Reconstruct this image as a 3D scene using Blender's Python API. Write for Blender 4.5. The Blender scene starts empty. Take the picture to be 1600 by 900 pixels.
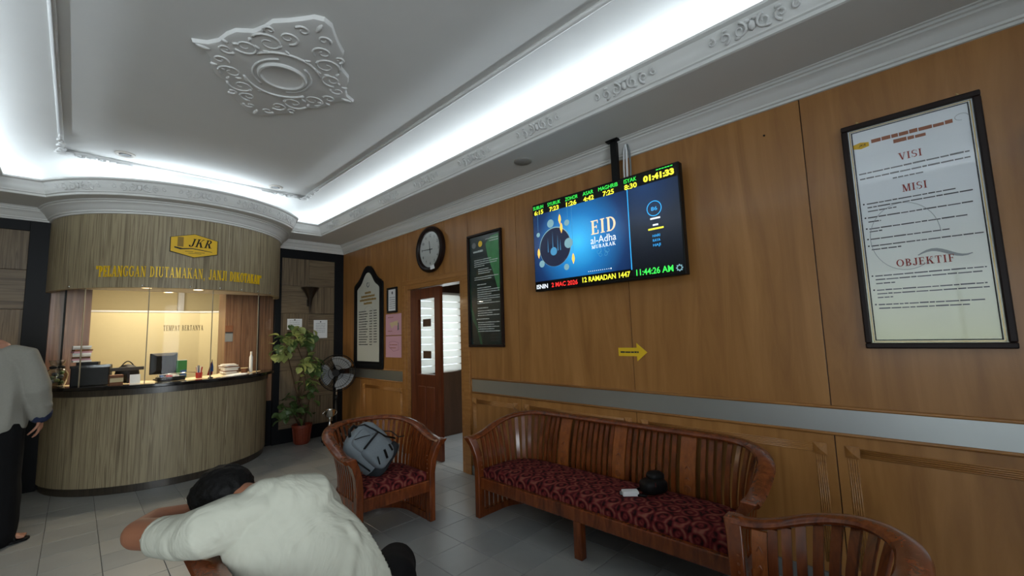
import bpy, math, random
import numpy as np
from mathutils import Vector, Matrix, noise as mnoise
random.seed(7)
sc = bpy.context.scene
COL = sc.collection
PI = math.pi
# ---------------------------------------------------------------- camera
H = 1.42
def make_camera():
    pitch, yaw, roll = map(math.radians, (5.968, 45.613, -1.8285))
    fw = Vector((math.sin(yaw)*math.cos(pitch), math.cos(yaw)*math.cos(pitch), math.sin(pitch)))
    rt = Vector((math.cos(yaw), -math.sin(yaw), 0)); up = rt.cross(fw)
    r2 = math.cos(roll)*rt + math.sin(roll)*up
    u2 = -math.sin(roll)*rt + math.cos(roll)*up
    cd = bpy.data.cameras.new('camera'); cam = bpy.data.objects.new('camera', cd); COL.objects.link(cam)
    m = Matrix((r2, u2, -fw)).transposed().to_4x4(); m.translation = (0, 0, H)
    cam.matrix_world = m
    cd.sensor_fit = 'HORIZONTAL'; cd.sensor_width = 36; cd.lens = 36*666.6/1600
    cd.clip_start = 0.02; cd.clip_end = 100
    sc.camera = cam
make_camera()
# ---------------------------------------------------------------- world, lights, exposure
sc.view_settings.view_transform = 'Standard'; sc.view_settings.look = 'None'
sc.view_settings.gamma = 1.0; sc.view_settings.use_curve_mapping = False
sc.view_settings.exposure = 0.95
w = bpy.data.worlds.new('world'); sc.world = w; w.use_nodes = True
w.node_tree.nodes['Background'].inputs[0].default_value = (0.75, 0.87, 1.0, 1)
w.node_tree.nodes['Background'].inputs[1].default_value = 0.9
def area(name, loc, target, sx, sy, power, col, spread=PI):
    ld = bpy.data.lights.new(name, 'AREA'); ld.shape = 'RECTANGLE'; ld.size = sx; ld.size_y = sy
    ld.energy = power; ld.color = col; ld.spread = spread
    o = bpy.data.objects.new(name, ld); COL.objects.link(o); o.location = loc
    d = Vector(target) - Vector(loc); o.rotation_euler = d.to_track_quat('-Z', 'Y').to_euler()
    return o
LEDC = (0.80, 0.91, 1.0)
# LED strips lying in the cove trough, shining up at the cove
def cove_led(a, b, power):
    a = Vector(a); b = Vector(b); L = (b-a).length; mid = (a+b)/2
    o = area('cove_led', mid, mid+Vector((0, 0, 1)), 0.04, L, power*L, LEDC)
    ang = math.atan2(b.y-a.y, b.x-a.x)
    o.rotation_euler = (PI, 0, ang+PI/2)
    return o
CX, CY = 0.85, 6.60          # centre of the round reception desk
COVE = 2.35
ZL = 2.955
cove_led((2.445, -1.35, ZL), (2.445, 6.0, ZL), COVE)
cove_led((-0.71, 5.9, ZL), (-0.71, -1.35, ZL), COVE)
cove_led((2.40, -1.50, ZL), (-0.66, -1.50, ZL), COVE)
cove_led((2.32, 6.11, ZL), (2.02, 6.11, ZL), COVE*.6)
cove_led((-0.38, 6.04, ZL), (-0.60, 6.04, ZL), COVE*.6)
for k in range(7):
    a0 = math.radians(-57+k*16.0); a1 = math.radians(-57+(k+1)*16.0); Rl = 1.185
    cove_led((CX+Rl*math.sin(a0), 6.55-Rl*math.cos(a0), ZL), (CX+Rl*math.sin(a1), 6.55-Rl*math.cos(a1), ZL), COVE*.55)
DAY = (0.90, 0.96, 1.0)
# daylight entering through the front windows and door behind the photographer
area('daylight_front', (-1.0, -2.7, 1.45), (0.3, 6.0, 1.45), 2.4, 1.9, 28, DAY, 1.7)
area('daylight_side', (-3.0, -0.3, 1.45), (2.0, -0.1, 1.2), 2.2, 1.5, 6, DAY)
# daylight behind the blind in the room beyond the door
area('daylight_inner_window', (3.75, 5.35, 1.45), (3.75, 3.0, 1.2), 1.3, 1.1, 9, DAY)
area('inner_room_fill', (4.1, 3.9, 2.65), (4.1, 3.9, 0), 1.2, 1.2, 6, DAY, 1.6)  # added overhead fill that brightens the inner room's floor, not a real fixture
# ceiling lamps of the office behind the desk
area('office_lamp', (0.8, 7.5, 2.55), (0.8, 7.6, 0), 1.2, 0.9, 21, (1.0, 0.90, 0.72))

# ---------------------------------------------------------------- helpers
def lin(c):
    c = [v/255.0 for v in c[:3]]
    return tuple((v/12.92 if v <= .04045 else ((v+.055)/1.055)**2.4) for v in c) + (1.0,)
MATS = {}
def new_mat(name):
    m = bpy.data.materials.new(name); m.use_nodes = True
    nt = m.node_tree; b = nt.nodes['Principled BSDF']
    MATS[name] = m
    return m, nt, b
def mat(name, rgb, rough=.5, metal=0., var=.06, scale=20., spec=.5, bump=0., emit=None, coat=0.):
    m, nt, b = new_mat(name)
    c = lin(rgb)
    tc = nt.nodes.new('ShaderNodeTexCoord'); nz = nt.nodes.new('ShaderNodeTexNoise')
    nz.inputs['Scale'].default_value = scale; nz.inputs['Detail'].default_value = 4
    nt.links.new(tc.outputs['Object'], nz.inputs['Vector'])
    mx = nt.nodes.new('ShaderNodeMix'); mx.data_type = 'RGBA'
    mx.inputs['A'].default_value = tuple(v*(1-var) for v in c[:3])+(1,)
    mx.inputs['B'].default_value = tuple(min(1, v*(1+var)) for v in c[:3])+(1,)
    nt.links.new(nz.outputs['Fac'], mx.inputs['Factor'])
    nt.links.new(mx.outputs['Result'], b.inputs['Base Color'])
    b.inputs['Roughness'].default_value = rough; b.inputs['Metallic'].default_value = metal
    b.inputs['Specular IOR Level'].default_value = spec
    b.inputs['Coat Weight'].default_value = coat; b.inputs['Coat Roughness'].default_value = .15
    if bump:
        bp = nt.nodes.new('ShaderNodeBump'); bp.inputs['Strength'].default_value = bump; bp.inputs['Distance'].default_value = .004
        nt.links.new(nz.outputs['Fac'], bp.inputs['Height']); nt.links.new(bp.outputs['Normal'], b.inputs['Normal'])
    if emit:
        b.inputs['Emission Color'].default_value = c; b.inputs['Emission Strength'].default_value = emit
    return m
def glow(name, rgb, s):
    m, nt, b = new_mat(name)
    b.inputs['Base Color'].default_value = (0.01, 0.01, 0.01, 1); b.inputs['Roughness'].default_value = .3
    b.inputs['Emission Color'].default_value = lin(rgb); b.inputs['Emission Strength'].default_value = s
    return m
def ramp(nt, stops):
    r = nt.nodes.new('ShaderNodeValToRGB'); e = r.color_ramp.elements
    e[0].position, e[0].color = stops[0][0], lin(stops[0][1]); e[1].position, e[1].color = stops[-1][0], lin(stops[-1][1])
    for p, c in stops[1:-1]:
        n = e.new(p); n.color = lin(c)
    return r
def mapping(nt, scale, src='Object', obj_random=0.):
    tc = nt.nodes.new('ShaderNodeTexCoord'); mp = nt.nodes.new('ShaderNodeMapping')
    mp.inputs['Scale'].default_value = scale
    nt.links.new(tc.outputs[src], mp.inputs['Vector'])
    out = mp.outputs['Vector']
    if obj_random:
        oi = nt.nodes.new('ShaderNodeObjectInfo'); ml = nt.nodes.new('ShaderNodeMath'); ml.operation = 'MULTIPLY'
        ml.inputs[1].default_value = obj_random; nt.links.new(oi.outputs['Random'], ml.inputs[0])
        ad = nt.nodes.new('ShaderNodeVectorMath'); ad.operation = 'ADD'
        nt.links.new(out, ad.inputs[0]); nt.links.new(ml.outputs[0], ad.inputs[1]); out = ad.outputs[0]
    return out
def wood(name, stops, scale, rough=.3, coat=.0, rnd=37., detail=6, dist=.6, spec=.5, bump=0.):
    m, nt, b = new_mat(name)
    v = mapping(nt, scale, obj_random=rnd)
    nz = nt.nodes.new('ShaderNodeTexNoise'); nz.inputs['Scale'].default_value = 1; nz.inputs['Detail'].default_value = detail
    nz.inputs['Distortion'].default_value = dist; nz.inputs['Roughness'].default_value = .6
    nt.links.new(v, nz.inputs['Vector']); r = ramp(nt, stops)
    nt.links.new(nz.outputs['Fac'], r.inputs['Fac']); nt.links.new(r.outputs['Color'], b.inputs['Base Color'])
    b.inputs['Roughness'].default_value = rough; b.inputs['Coat Weight'].default_value = coat
    b.inputs['Coat Roughness'].default_value = .12; b.inputs['Specular IOR Level'].default_value = spec
    if bump:
        bp = nt.nodes.new('ShaderNodeBump'); bp.inputs['Strength'].default_value = bump; bp.inputs['Distance'].default_value = .002
        nt.links.new(nz.outputs['Fac'], bp.inputs['Height']); nt.links.new(bp.outputs['Normal'], b.inputs['Normal'])
    return m

class MB:
    def __init__(s): s.v = []; s.f = []
    def add(s, vs, fs):
        n = len(s.v); s.v += [tuple(v) for v in vs]; s.f += [tuple(i+n for i in f) for f in fs]
    def box(s, c, d, M=None):
        x, y, z = c; a, b, e = d[0]/2, d[1]/2, d[2]/2
        vs = [Vector((x+i*a, y+j*b, z+k*e)) for k in (-1, 1) for j in (-1, 1) for i in (-1, 1)]
        if M is not None: vs = [M @ v for v in vs]
        s.add(vs, [(0, 2, 3, 1), (4, 5, 7, 6), (0, 1, 5, 4), (2, 6, 7, 3), (0, 4, 6, 2), (1, 3, 7, 5)]); return s
    def box2(s, lo, hi):
        return s.box([(a+b)/2 for a, b in zip(lo, hi)], [abs(b-a) for a, b in zip(lo, hi)])
    def add_quad(s, x0, y0, x1, y1, z):
        s.add([(x0, y0, z), (x1, y0, z), (x1, y1, z), (x0, y1, z)], [(0, 1, 2, 3)]); return s
    def loft(s, rings, closed=True, cap=True):
        n = len(rings[0]); vs = [p for r in rings for p in r]; fs = []
        for i in range(len(rings)-1):
            for j in range(n if closed else n-1):
                k = (j+1) % n
                fs.append((i*n+j, i*n+k, (i+1)*n+k, (i+1)*n+j))
        if cap:
            fs.append(tuple(range(n-1, -1, -1))); fs.append(tuple((len(rings)-1)*n+j for j in range(n)))
        s.add(vs, fs); return s
    def prism(s, poly, z0, z1, M=None):
        n = len(poly)
        vs = [Vector((p[0], p[1], z)) for z in (z0, z1) for p in poly]
        if M is not None: vs = [M @ v for v in vs]
        s.add(vs, [tuple(range(n-1, -1, -1)), tuple(range(n, 2*n))]+[(i, (i+1) % n, n+(i+1) % n, n+i) for i in range(n)]); return s
    def tube(s, path, r, n=8, closed=False, flat=1.0):
        path = [Vector(p) for p in path]; m = len(path); rings = []
        rs = r if isinstance(r, (list, tuple)) else [r]*m
        ref = Vector((0, 0, 1))
        prev = None
        for i, p in enumerate(path):
            a = path[(i-1) % m] if (closed or i > 0) else p
            b = path[(i+1) % m] if (closed or i < m-1) else p
            t = (b-a).normalized() if (b-a).length > 1e-9 else Vector((0, 0, 1))
            if prev is None:
                u = t.cross(ref)
                if u.length < .1: u = t.cross(Vector((1, 0, 0)))
            else: u = prev - t*prev.dot(t)
            u.normalize(); prev = u; q = t.cross(u)
            rings.append([p+rs[i]*(math.cos(2*PI*k/n)*u+flat*math.sin(2*PI*k/n)*q) for k in range(n)])
        if closed: rings.append(rings[0]); s.loft(rings, cap=False)
        else: s.loft(rings)
        return s
    def lathe(s, prof, n=24, c=(0, 0, 0), M=None):
        rings = []
        for r, z in prof:
            ring = [Vector((c[0]+r*math.cos(2*PI*k/n), c[1]+r*math.sin(2*PI*k/n), c[2]+z)) for k in range(n)]
            if M is not None: ring = [M @ v for v in ring]
            rings.append(ring)
        s.loft(rings); return s
    def sphere(s, c, r, n=12, M=None):
        r = (r, r, r) if not isinstance(r, (tuple, list)) else r
        rings = []
        for i in range(n//2+1):
            th = PI*(i+.02)/(n/2+.04)
            ring = [Vector((r[0]*math.sin(th)*math.cos(2*PI*k/n), r[1]*math.sin(th)*math.sin(2*PI*k/n), r[2]*math.cos(th))) for k in range(n)]
            if M is not None: ring = [M @ v for v in ring]
            rings.append([Vector(c)+v for v in ring])
        s.loft(rings); return s
    def mesh(s, name):
        me = bpy.data.meshes.new(name); me.from_pydata([tuple(v) for v in s.v], [], s.f); me.validate(); me.update()
        return me
    def build(s, name, material, parent=None, smooth=False, bevel=0., M=None, fixn=True):
        me = s.mesh(name)
        if fixn:
            import bmesh
            bm = bmesh.new(); bm.from_mesh(me); bmesh.ops.recalc_face_normals(bm, faces=bm.faces); bm.to_mesh(me); bm.free()
        return mobj(name, me, material, parent, smooth, bevel, M)
def mobj(name, me, material, parent=None, smooth=False, bevel=0., M=None):
    o = bpy.data.objects.new(name, me); COL.objects.link(o)
    if material is not None and not me.materials: me.materials.append(MATS[material] if isinstance(material, str) else material)
    if parent is not None: o.parent = parent
    if M is not None: o.matrix_local = M
    if smooth: me.shade_smooth()
    if smooth == 'auto': me.set_sharp_from_angle(angle=math.radians(35))
    if bevel:
        bv = o.modifiers.new('bevel', 'BEVEL'); bv.width = bevel; bv.segments = 2; bv.limit_method = 'ANGLE'
    return o
def tag(o, label, cat, group=None):
    o['label'] = label; o['category'] = cat
    if group: o['group'] = group
    return o
def thing(name, label, cat, loc=(0, 0, 0), rz=0., group=None):
    o = bpy.data.objects.new(name, None); COL.objects.link(o); o.empty_display_size = .1
    o.location = loc; o.rotation_euler = (0, 0, rz)
    return tag(o, label, cat, group)
def struct(o):
    o['kind'] = 'structure'; return o
def inst(name, me, parent, M):
    o = bpy.data.objects.new(name, me); COL.objects.link(o); o.parent = parent; o.matrix_local = M; return o
def T(x, y, z): return Matrix.Translation((x, y, z))
def RZ(a): return Matrix.Rotation(a, 4, 'Z')
def RX(a): return Matrix.Rotation(a, 4, 'X')
def RY(a): return Matrix.Rotation(a, 4, 'Y')
# frame of a thing hung on the right wall: local x runs to the right as seen, local y up, local z out of the wall
def wallR(x, y, z): return Matrix(((0, 0, -1, x), (-1, 0, 0, y), (0, 1, 0, z), (0, 0, 0, 1)))
# frame of a thing hung on the back wall
def wallB(x, y, z): return Matrix(((1, 0, 0, x), (0, 0, -1, y), (0, 1, 0, z), (0, 0, 0, 1)))

_txt = {}
def text_mesh(body, size=1.0, ext=.0005, width=None, shear=0., bold=0., align='CENTER'):
    cu = bpy.data.curves.new('t', 'FONT'); cu.body = body; cu.size = size; cu.extrude = ext
    cu.align_x = align; cu.shear = shear; cu.offset = bold; cu.resolution_u = 3
    o = bpy.data.objects.new('t', cu); COL.objects.link(o)
    dg = bpy.context.evaluated_depsgraph_get(); me = bpy.data.meshes.new_from_object(o.evaluated_get(dg))
    bpy.data.objects.remove(o); bpy.data.curves.remove(cu)
    if width:
        n = len(me.vertices); co = np.empty(n*3); me.vertices.foreach_get('co', co); co = co.reshape(-1, 3)
        W = co[:, 0].max()-co[:, 0].min(); co[:, 0] = (co[:, 0]-(co[:, 0].max()+co[:, 0].min())/2)*width/W
        me.vertices.foreach_set('co', co.ravel()); me.update()
    return me
def text(name, body, material, parent, M, size, width=None, shear=0., bold=0., ext=.0005):
    return mobj(name, text_mesh(body, size, ext, width, shear, bold), material, parent, M=M)

# a small serif alphabet made of strokes (cap height 1)
def glyph(ch):
    P = []
    TK, TN, SL, SH = .17, .07, .09, .06
    def bar(x0, y0, x1, y1, wd):
        dx, dy = x1-x0, y1-y0; L = math.hypot(dx, dy)
        if abs(dy) > 1e-6 and abs(dx) > 1e-6:            # slanted stroke, cut level
            h = wd*L/abs(dy)/2; P.append([(x0-h, y0), (x0+h, y0), (x1+h, y1), (x1-h, y1)])
        elif abs(dx) < 1e-6: P.append([(x0-wd/2, y0), (x0+wd/2, y0), (x1+wd/2, y1), (x1-wd/2, y1)])
        else: P.append([(x0, y0-wd/2), (x1, y0-wd/2), (x1, y0+wd/2), (x0, y0+wd/2)])
    def ser(x, y, wd=TK, k=1.0):
        hh = SH if y < .5 else -SH
        P.append([(x-wd/2-SL*k, y), (x+wd/2+SL*k, y), (x+wd/2+SL*k, y+hh), (x-wd/2-SL*k, y+hh)])
    def stem(x, y0=0, y1=1, wd=TK, s0=True, s1=True):
        bar(x, y0, x, y1, wd)
        if s0: ser(x, y0, wd)
        if s1: ser(x, y1, wd)
    def ring(cx, cy, rx, ry, a0, a1, tk=TK, tn=TN, n=16):
        for i in range(n):
            q = []
            for a in (a0+(a1-a0)*i/n, a0+(a1-a0)*(i+1)/n):
                c, s = math.cos(math.radians(a)), math.sin(math.radians(a))
                q.append(((cx+rx*c, cy+ry*s), (cx+(rx-tk)*c, cy+(ry-tn)*s)))
            P.append([q[0][0], q[1][0], q[1][1], q[0][1]])
    w = .75
    if ch == 'A':
        bar(.1, 0, .4, 1, TN); bar(.4, 1, .7, 0, TK); bar(.2, .33, .62, .33, TN); ser(.1, 0, TN, .9); ser(.7, 0); w = .84
    elif ch == 'B':
        stem(.2); ring(.33, .75, .3, .25, -90, 90); ring(.33, .26, .36, .26, -90, 90); w = .74
        for y in (.035, .51, .965): bar(.2, y, .36, y, TN)
    elif ch == 'D':
        stem(.2); ring(.3, .5, .46, .5, -90, 90); bar(.2, .035, .33, .035, TN); bar(.2, .965, .33, .965, TN); w = .82
    elif ch in 'EFL':
        stem(.2); w = .7
        if ch != 'L': bar(.2, .965, .62, .965, TN); bar(.2, .52, .5, .52, TN); bar(.6, .76, .6, 1, .06); bar(.5, .4, .5, .64, .05)
        if ch != 'F': bar(.2, .035, .64, .035, TN); bar(.62, 0, .62, .27, .06)
        else: w = .66
    elif ch in 'GC':
        ring(.45, .5, .42, .5, 45, 315); bar(.76, .7, .76, 1, .06)
        if ch == 'G': bar(.72, 0.1, .72, .42, .15); ser(.72, .5-.06, .15, .6)
        w = .88
    elif ch == 'I': stem(.2); w = .4
    elif ch == 'J': stem(.4, .2, 1, s0=False); ring(.245, .22, .24, .24, 180, 360); w = .55
    elif ch in 'KR':
        stem(.2)
        if ch == 'K': bar(.3, .45, .66, 1, TN); ser(.66, 1, TN); bar(.42, .6, .72, 0, TK); ser(.72, 0); w = .86
        else: ring(.33, .74, .32, .26, -90, 90); bar(.2, .965, .36, .965, TN); bar(.2, .515, .36, .515, TN); bar(.4, .52, .68, 0, TK); ser(.7, 0); w = .84
    elif ch == 'M':
        bar(.14, 0, .14, 1, TN); bar(.18, 1, .48, 0, TK); bar(.48, 0, .76, 1, TN); bar(.82, 0, .82, 1, TK); w = 1.0
        for x in (.14, .82): ser(x, 0, .1)
        ser(.14, 1, .1); ser(.82, 1)
    elif ch == 'N':
        bar(.15, 0, .15, 1, TN); bar(.2, 1, .7, 0, TK); bar(.74, 0, .74, 1, TN); ser(.15, 0, TN); ser(.15, 1, TN); ser(.74, 1, TN); w = .88
    elif ch == 'O': ring(.45, .5, .43, .5, 0, 360, n=28); w = .9
    elif ch == 'P':
        stem(.2); ring(.33, .72, .34, .28, -90, 90); bar(.2, .965, .36, .965, TN); bar(.2, .475, .36, .475, TN); w = .7
    elif ch == 'S':
        ring(.35, .73, .29, .27, 60, 270, .14, .08); ring(.35, .27, .3, .27, -120, 90, .14, .08); bar(.6, .72, .6, .96, .05); bar(.09, .04, .09, .28, .05); w = .7
    elif ch == 'T':
        stem(.38, s1=False); bar(.05, .965, .71, .965, TN); bar(.07, .74, .07, 1, .06); bar(.69, .74, .69, 1, .06); w = .76
    elif ch == 'U':
        bar(.2, .3, .2, 1, TK); ser(.2, 1); bar(.7, .3, .7, 1, TN); ser(.7, 1, TN); ring(.425, .31, .31, .31, 180, 360, TK*.8); w = .86
    elif ch in 'VY':
        if ch == 'V': bar(.12, 1, .42, 0, TK); bar(.42, 0, .68, 1, TN)
        else: bar(.12, 1, .4, .45, TK); bar(.4, .45, .66, 1, TN); bar(.4, 0, .4, .5, TK); ser(.4, 0)
        ser(.12, 1); ser(.68, 1, TN); w = .82
    elif ch == '"': P.append([(.08, .7), (.14, .7), (.2, 1), (.06, 1)]); P.append([(.28, .7), (.34, .7), (.4, 1), (.26, 1)]); w = .46
    elif ch == ',': P.append([(.06, -.18), (.12, -.18), (.24, .12), (.08, .12)]); w = .32
    else: w = .42
    return P, w
def glyph_mb(ch, sx, sy, dz, z=0.):
    P, w = glyph(ch); mb = MB()
    for p in P:
        a = sum(p[i][0]*p[(i+1) % len(p)][1]-p[(i+1) % len(p)][0]*p[i][1] for i in range(len(p)))
        if a < 0: p = p[::-1]
        mb.prism([(x*sx, y*sy) for x, y in p], z, z+dz)
    return mb, w*sx
def serif_line(name, s, material, parent, M, cap, width, dz=.0008, shear=0.):
    tot = sum(glyph(c)[1] for c in s)+.1*(len(s)-1); sx = width/tot; x = -width/2
    mb = MB()
    for c in s:
        g, adv = glyph_mb(c, sx, cap, dz)
        mb.add([(v[0]+x+shear*v[1], v[1], v[2]) for v in g.v], g.f); x += adv+.1*sx
    return mb.build(name, material, parent, M=M, fixn=False)
# ---------------------------------------------------------------- materials
mat('plaster', (214, 214, 212), .75, var=.02, scale=6, spec=.2)
mat('plaster_relief', (212, 212, 211), .6, var=.03, scale=40, spec=.3)
mat('cream_wall', (216, 206, 180), .7, var=.03, spec=.2)
mat('office_partition', (214, 196, 152), .7, var=.03, spec=.2)
mat('office_trim', (214, 208, 200), .5)
wood('plywood', [(.28, (136, 91, 45)), (.5, (155, 107, 56)), (.72, (170, 121, 68))], (7, 7, .7), rough=.36, coat=.12, detail=5, dist=1.2)
wood('ply_trim', [(.3, (140, 92, 43)), (.7, (168, 118, 64))], (30, 3, 30), rough=.32, coat=.15)
wood('door_wood', [(.3, (74, 34, 18)), (.7, (112, 55, 28))], (22, 22, 1.6), rough=.35, coat=.1)
wood('brown_board', [(.3, (70, 46, 30)), (.7, (86, 57, 38))], (12, 12, 1.5), rough=.45)
wood('furniture', [(.28, (74, 33, 13)), (.52, (112, 54, 23)), (.75, (138, 72, 33))], (26, 26, 5), rough=.27, coat=.35, rnd=11)
wood('furniture_inlay', [(.3, (96, 48, 22)), (.7, (150, 84, 42))], (60, 60, 30), rough=.35, coat=.2)
wood('furniture_splat', [(.28, (112, 56, 24)), (.75, (160, 92, 46))], (40, 40, 8), rough=.24, coat=.4)
wood('booth_wood', [(.28, (74, 50, 36)), (.5, (112, 80, 58)), (.75, (146, 112, 84))], (34, 34, 1.2), rough=.35)
wood('dark_strip', [(.3, (40, 35, 31)), (.7, (66, 58, 48))], (50, 50, 2), rough=.3)
mat('steel', (196, 200, 200), .42, 1.0, var=.02, scale=4)
mat('chrome', (215, 215, 212), .12, 1.0, var=.02)
mat('black_laminate', (12, 14, 18), .5, var=.1, spec=.2)
mat('black_granite', (16, 16, 18), .12, var=.3, scale=120)
mat('black_plastic', (12, 12, 13), .5, var=.1, spec=.25)
mat('black_gloss', (10, 10, 11), .18, var=.05)
mat('dark_frame', (28, 14, 11), .4, var=.2, scale=60, spec=.25)
mat('gold_line', (196, 170, 112), .35, .6)
mat('grey_plastic', (120, 124, 126), .4)
mat('white_paper', (226, 228, 230), .7, var=.01)
mat('pink_paper', (206, 158, 172), .7, var=.03)
mat('print_grey', (110, 112, 116), .8)
mat('print_dark', (40, 42, 46), .8)
mat('print_red', (150, 52, 44), .7)
mat('print_brown', (158, 104, 82), .8)
mat('print_white', (196, 206, 204), .7)
mat('print_gold', (140, 112, 48), .7)
mat('yellow', (222, 178, 22), .35, var=.04)
mat('arrow_yellow', (226, 186, 30), .5, var=.04)
mat('gold_letter', (244, 202, 40), .35, .15, var=.05)
mat('gold_dark', (122, 96, 34), .35, .3)
mat('shirt_white', (178, 178, 165), .85, var=.03, scale=40, spec=.15, bump=.04)
mat('tunic', (140, 138, 130), .9, var=.07, scale=90, spec=.1, bump=.15)
mat('trousers', (13, 13, 15), .85, var=.2, spec=.2)
mat('hair', (7, 6, 6), .6, var=.4, scale=160, spec=.15, bump=.5)
mat('skin', (142, 94, 70), .5, var=.08, scale=14, spec=.3)
mat('skin_light', (168, 120, 98), .5, var=.06, scale=14, spec=.3)
mat('bag_grey', (122, 130, 136), .85, var=.12, scale=120, spec=.2, bump=.1)
mat('bag_dark', (42, 46, 50), .8, var=.15, scale=90, spec=.2)
mat('leaf', (76, 98, 52), .42, var=.35, scale=9)
mat('leaf_pale', (148, 158, 92), .42, var=.3, scale=9)
mat('stem', (66, 48, 30), .8, var=.2)
mat('pot_red', (118, 48, 28), .5, var=.15)
mat('soil', (34, 25, 18), .95)
mat('fan_blade', (128, 130, 132), .3, var=.03)
mat('green_folder', (40, 108, 58), .5)
mat('blue_item', (44, 82, 140), .5)
mat('red_item', (168, 40, 36), .5)
mat('brown_box', (118, 74, 46), .7)
mat('pink_item', (206, 120, 104), .6)
mat('desk_beige', (206, 186, 146), .5)
mat('blind', (226, 226, 222), .8, spec=.1)
mat('grey_skirting', (112, 114, 114), .4)
m, nt, b = new_mat('glass'); b.inputs['Base Color'].default_value = (.97, .98, .98, 1); b.inputs['Roughness'].default_value = .0
b.inputs['Transmission Weight'].default_value = 1.0; b.inputs['IOR'].default_value = 1.08
m, nt, b = new_mat('glass_edge'); b.inputs['Base Color'].default_value = lin((70, 84, 80)); b.inputs['Roughness'].default_value = .2
m, nt, b = new_mat('clear_wrap'); b.inputs['Base Color'].default_value = (.9, .92, .92, 1); b.inputs['Roughness'].default_value = .15
b.inputs['Transmission Weight'].default_value = .85; b.inputs['IOR'].default_value = 1.1
# fine wrinkles woven into the shirt cloth
m = MATS['shirt_white']; nt = m.node_tree; b = nt.nodes['Principled BSDF']
v = mapping(nt, (5, 9, 4)); nz = nt.nodes.new('ShaderNodeTexNoise'); nz.inputs['Scale'].default_value = 1; nz.inputs['Detail'].default_value = 3; nz.inputs['Distortion'].default_value = 1.6
nt.links.new(v, nz.inputs['Vector']); bp_ = nt.nodes.new('ShaderNodeBump'); bp_.inputs['Strength'].default_value = .55; bp_.inputs['Distance'].default_value = .03
nt.links.new(nz.outputs['Fac'], bp_.inputs['Height']); nt.links.new(bp_.outputs['Normal'], b.inputs['Normal'])
# translucent blind cloth
m, nt, b = new_mat('blind_cloth'); tr = nt.nodes.new('ShaderNodeBsdfTranslucent'); tr.inputs[0].default_value = lin((236, 236, 232))
ms = nt.nodes.new('ShaderNodeMixShader'); ms.inputs[0].default_value = .55; b.inputs['Base Color'].default_value = lin((226, 226, 222))
nt.links.new(b.outputs[0], ms.inputs[1]); nt.links.new(tr.outputs[0], ms.inputs[2]); nt.links.new(ms.outputs[0], nt.nodes['Material Output'].inputs[0])
# floor tiles: grey glazed ceramic, each tile a little different
m, nt, b = new_mat('floor_tile'); oi = nt.nodes.new('ShaderNodeObjectInfo')
r = ramp(nt, [(0, (147, 150, 150)), (.5, (155, 157, 156)), (1, (163, 164, 161))]); nt.links.new(oi.outputs['Random'], r.inputs['Fac'])
v = mapping(nt, (9, 9, 9), obj_random=20.); nz = nt.nodes.new('ShaderNodeTexNoise'); nz.inputs['Scale'].default_value = 1; nt.links.new(v, nz.inputs['Vector'])
mx = nt.nodes.new('ShaderNodeMix'); mx.data_type = 'RGBA'; mx.blend_type = 'MULTIPLY'; mx.inputs['Factor'].default_value = .12
nt.links.new(r.outputs['Color'], mx.inputs['A']); nt.links.new(nz.outputs['Fac'], mx.inputs['B']); nt.links.new(mx.outputs['Result'], b.inputs['Base Color'])
b.inputs['Roughness'].default_value = .3; b.inputs['Specular IOR Level'].default_value = .4
# tile floor beyond the nearest tiles
m, nt, b = new_mat('floor_base'); v = mapping(nt, (1, 1, 1))
br = nt.nodes.new('ShaderNodeTexBrick'); br.offset = 0; br.inputs['Scale'].default_value = 1; br.inputs['Brick Width'].default_value = .289; br.inputs['Row Height'].default_value = .289
br.inputs['Mortar Size'].default_value = .002; br.inputs['Color1'].default_value = lin((151, 154, 153)); br.inputs['Color2'].default_value = lin((159, 160, 158)); br.inputs['Mortar'].default_value = lin((92, 92, 90))
ad = nt.nodes.new('ShaderNodeVectorMath'); ad.operation = 'ADD'; ad.inputs[1].default_value = (-.194+2.89, -1.864+2.89, 0); nt.links.new(v, ad.inputs[0])
nt.links.new(ad.outputs[0], br.inputs['Vector']); nt.links.new(br.outputs['Color'], b.inputs['Base Color']); b.inputs['Roughness'].default_value = .3
mat('grout', (66, 66, 64), .9)
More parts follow.
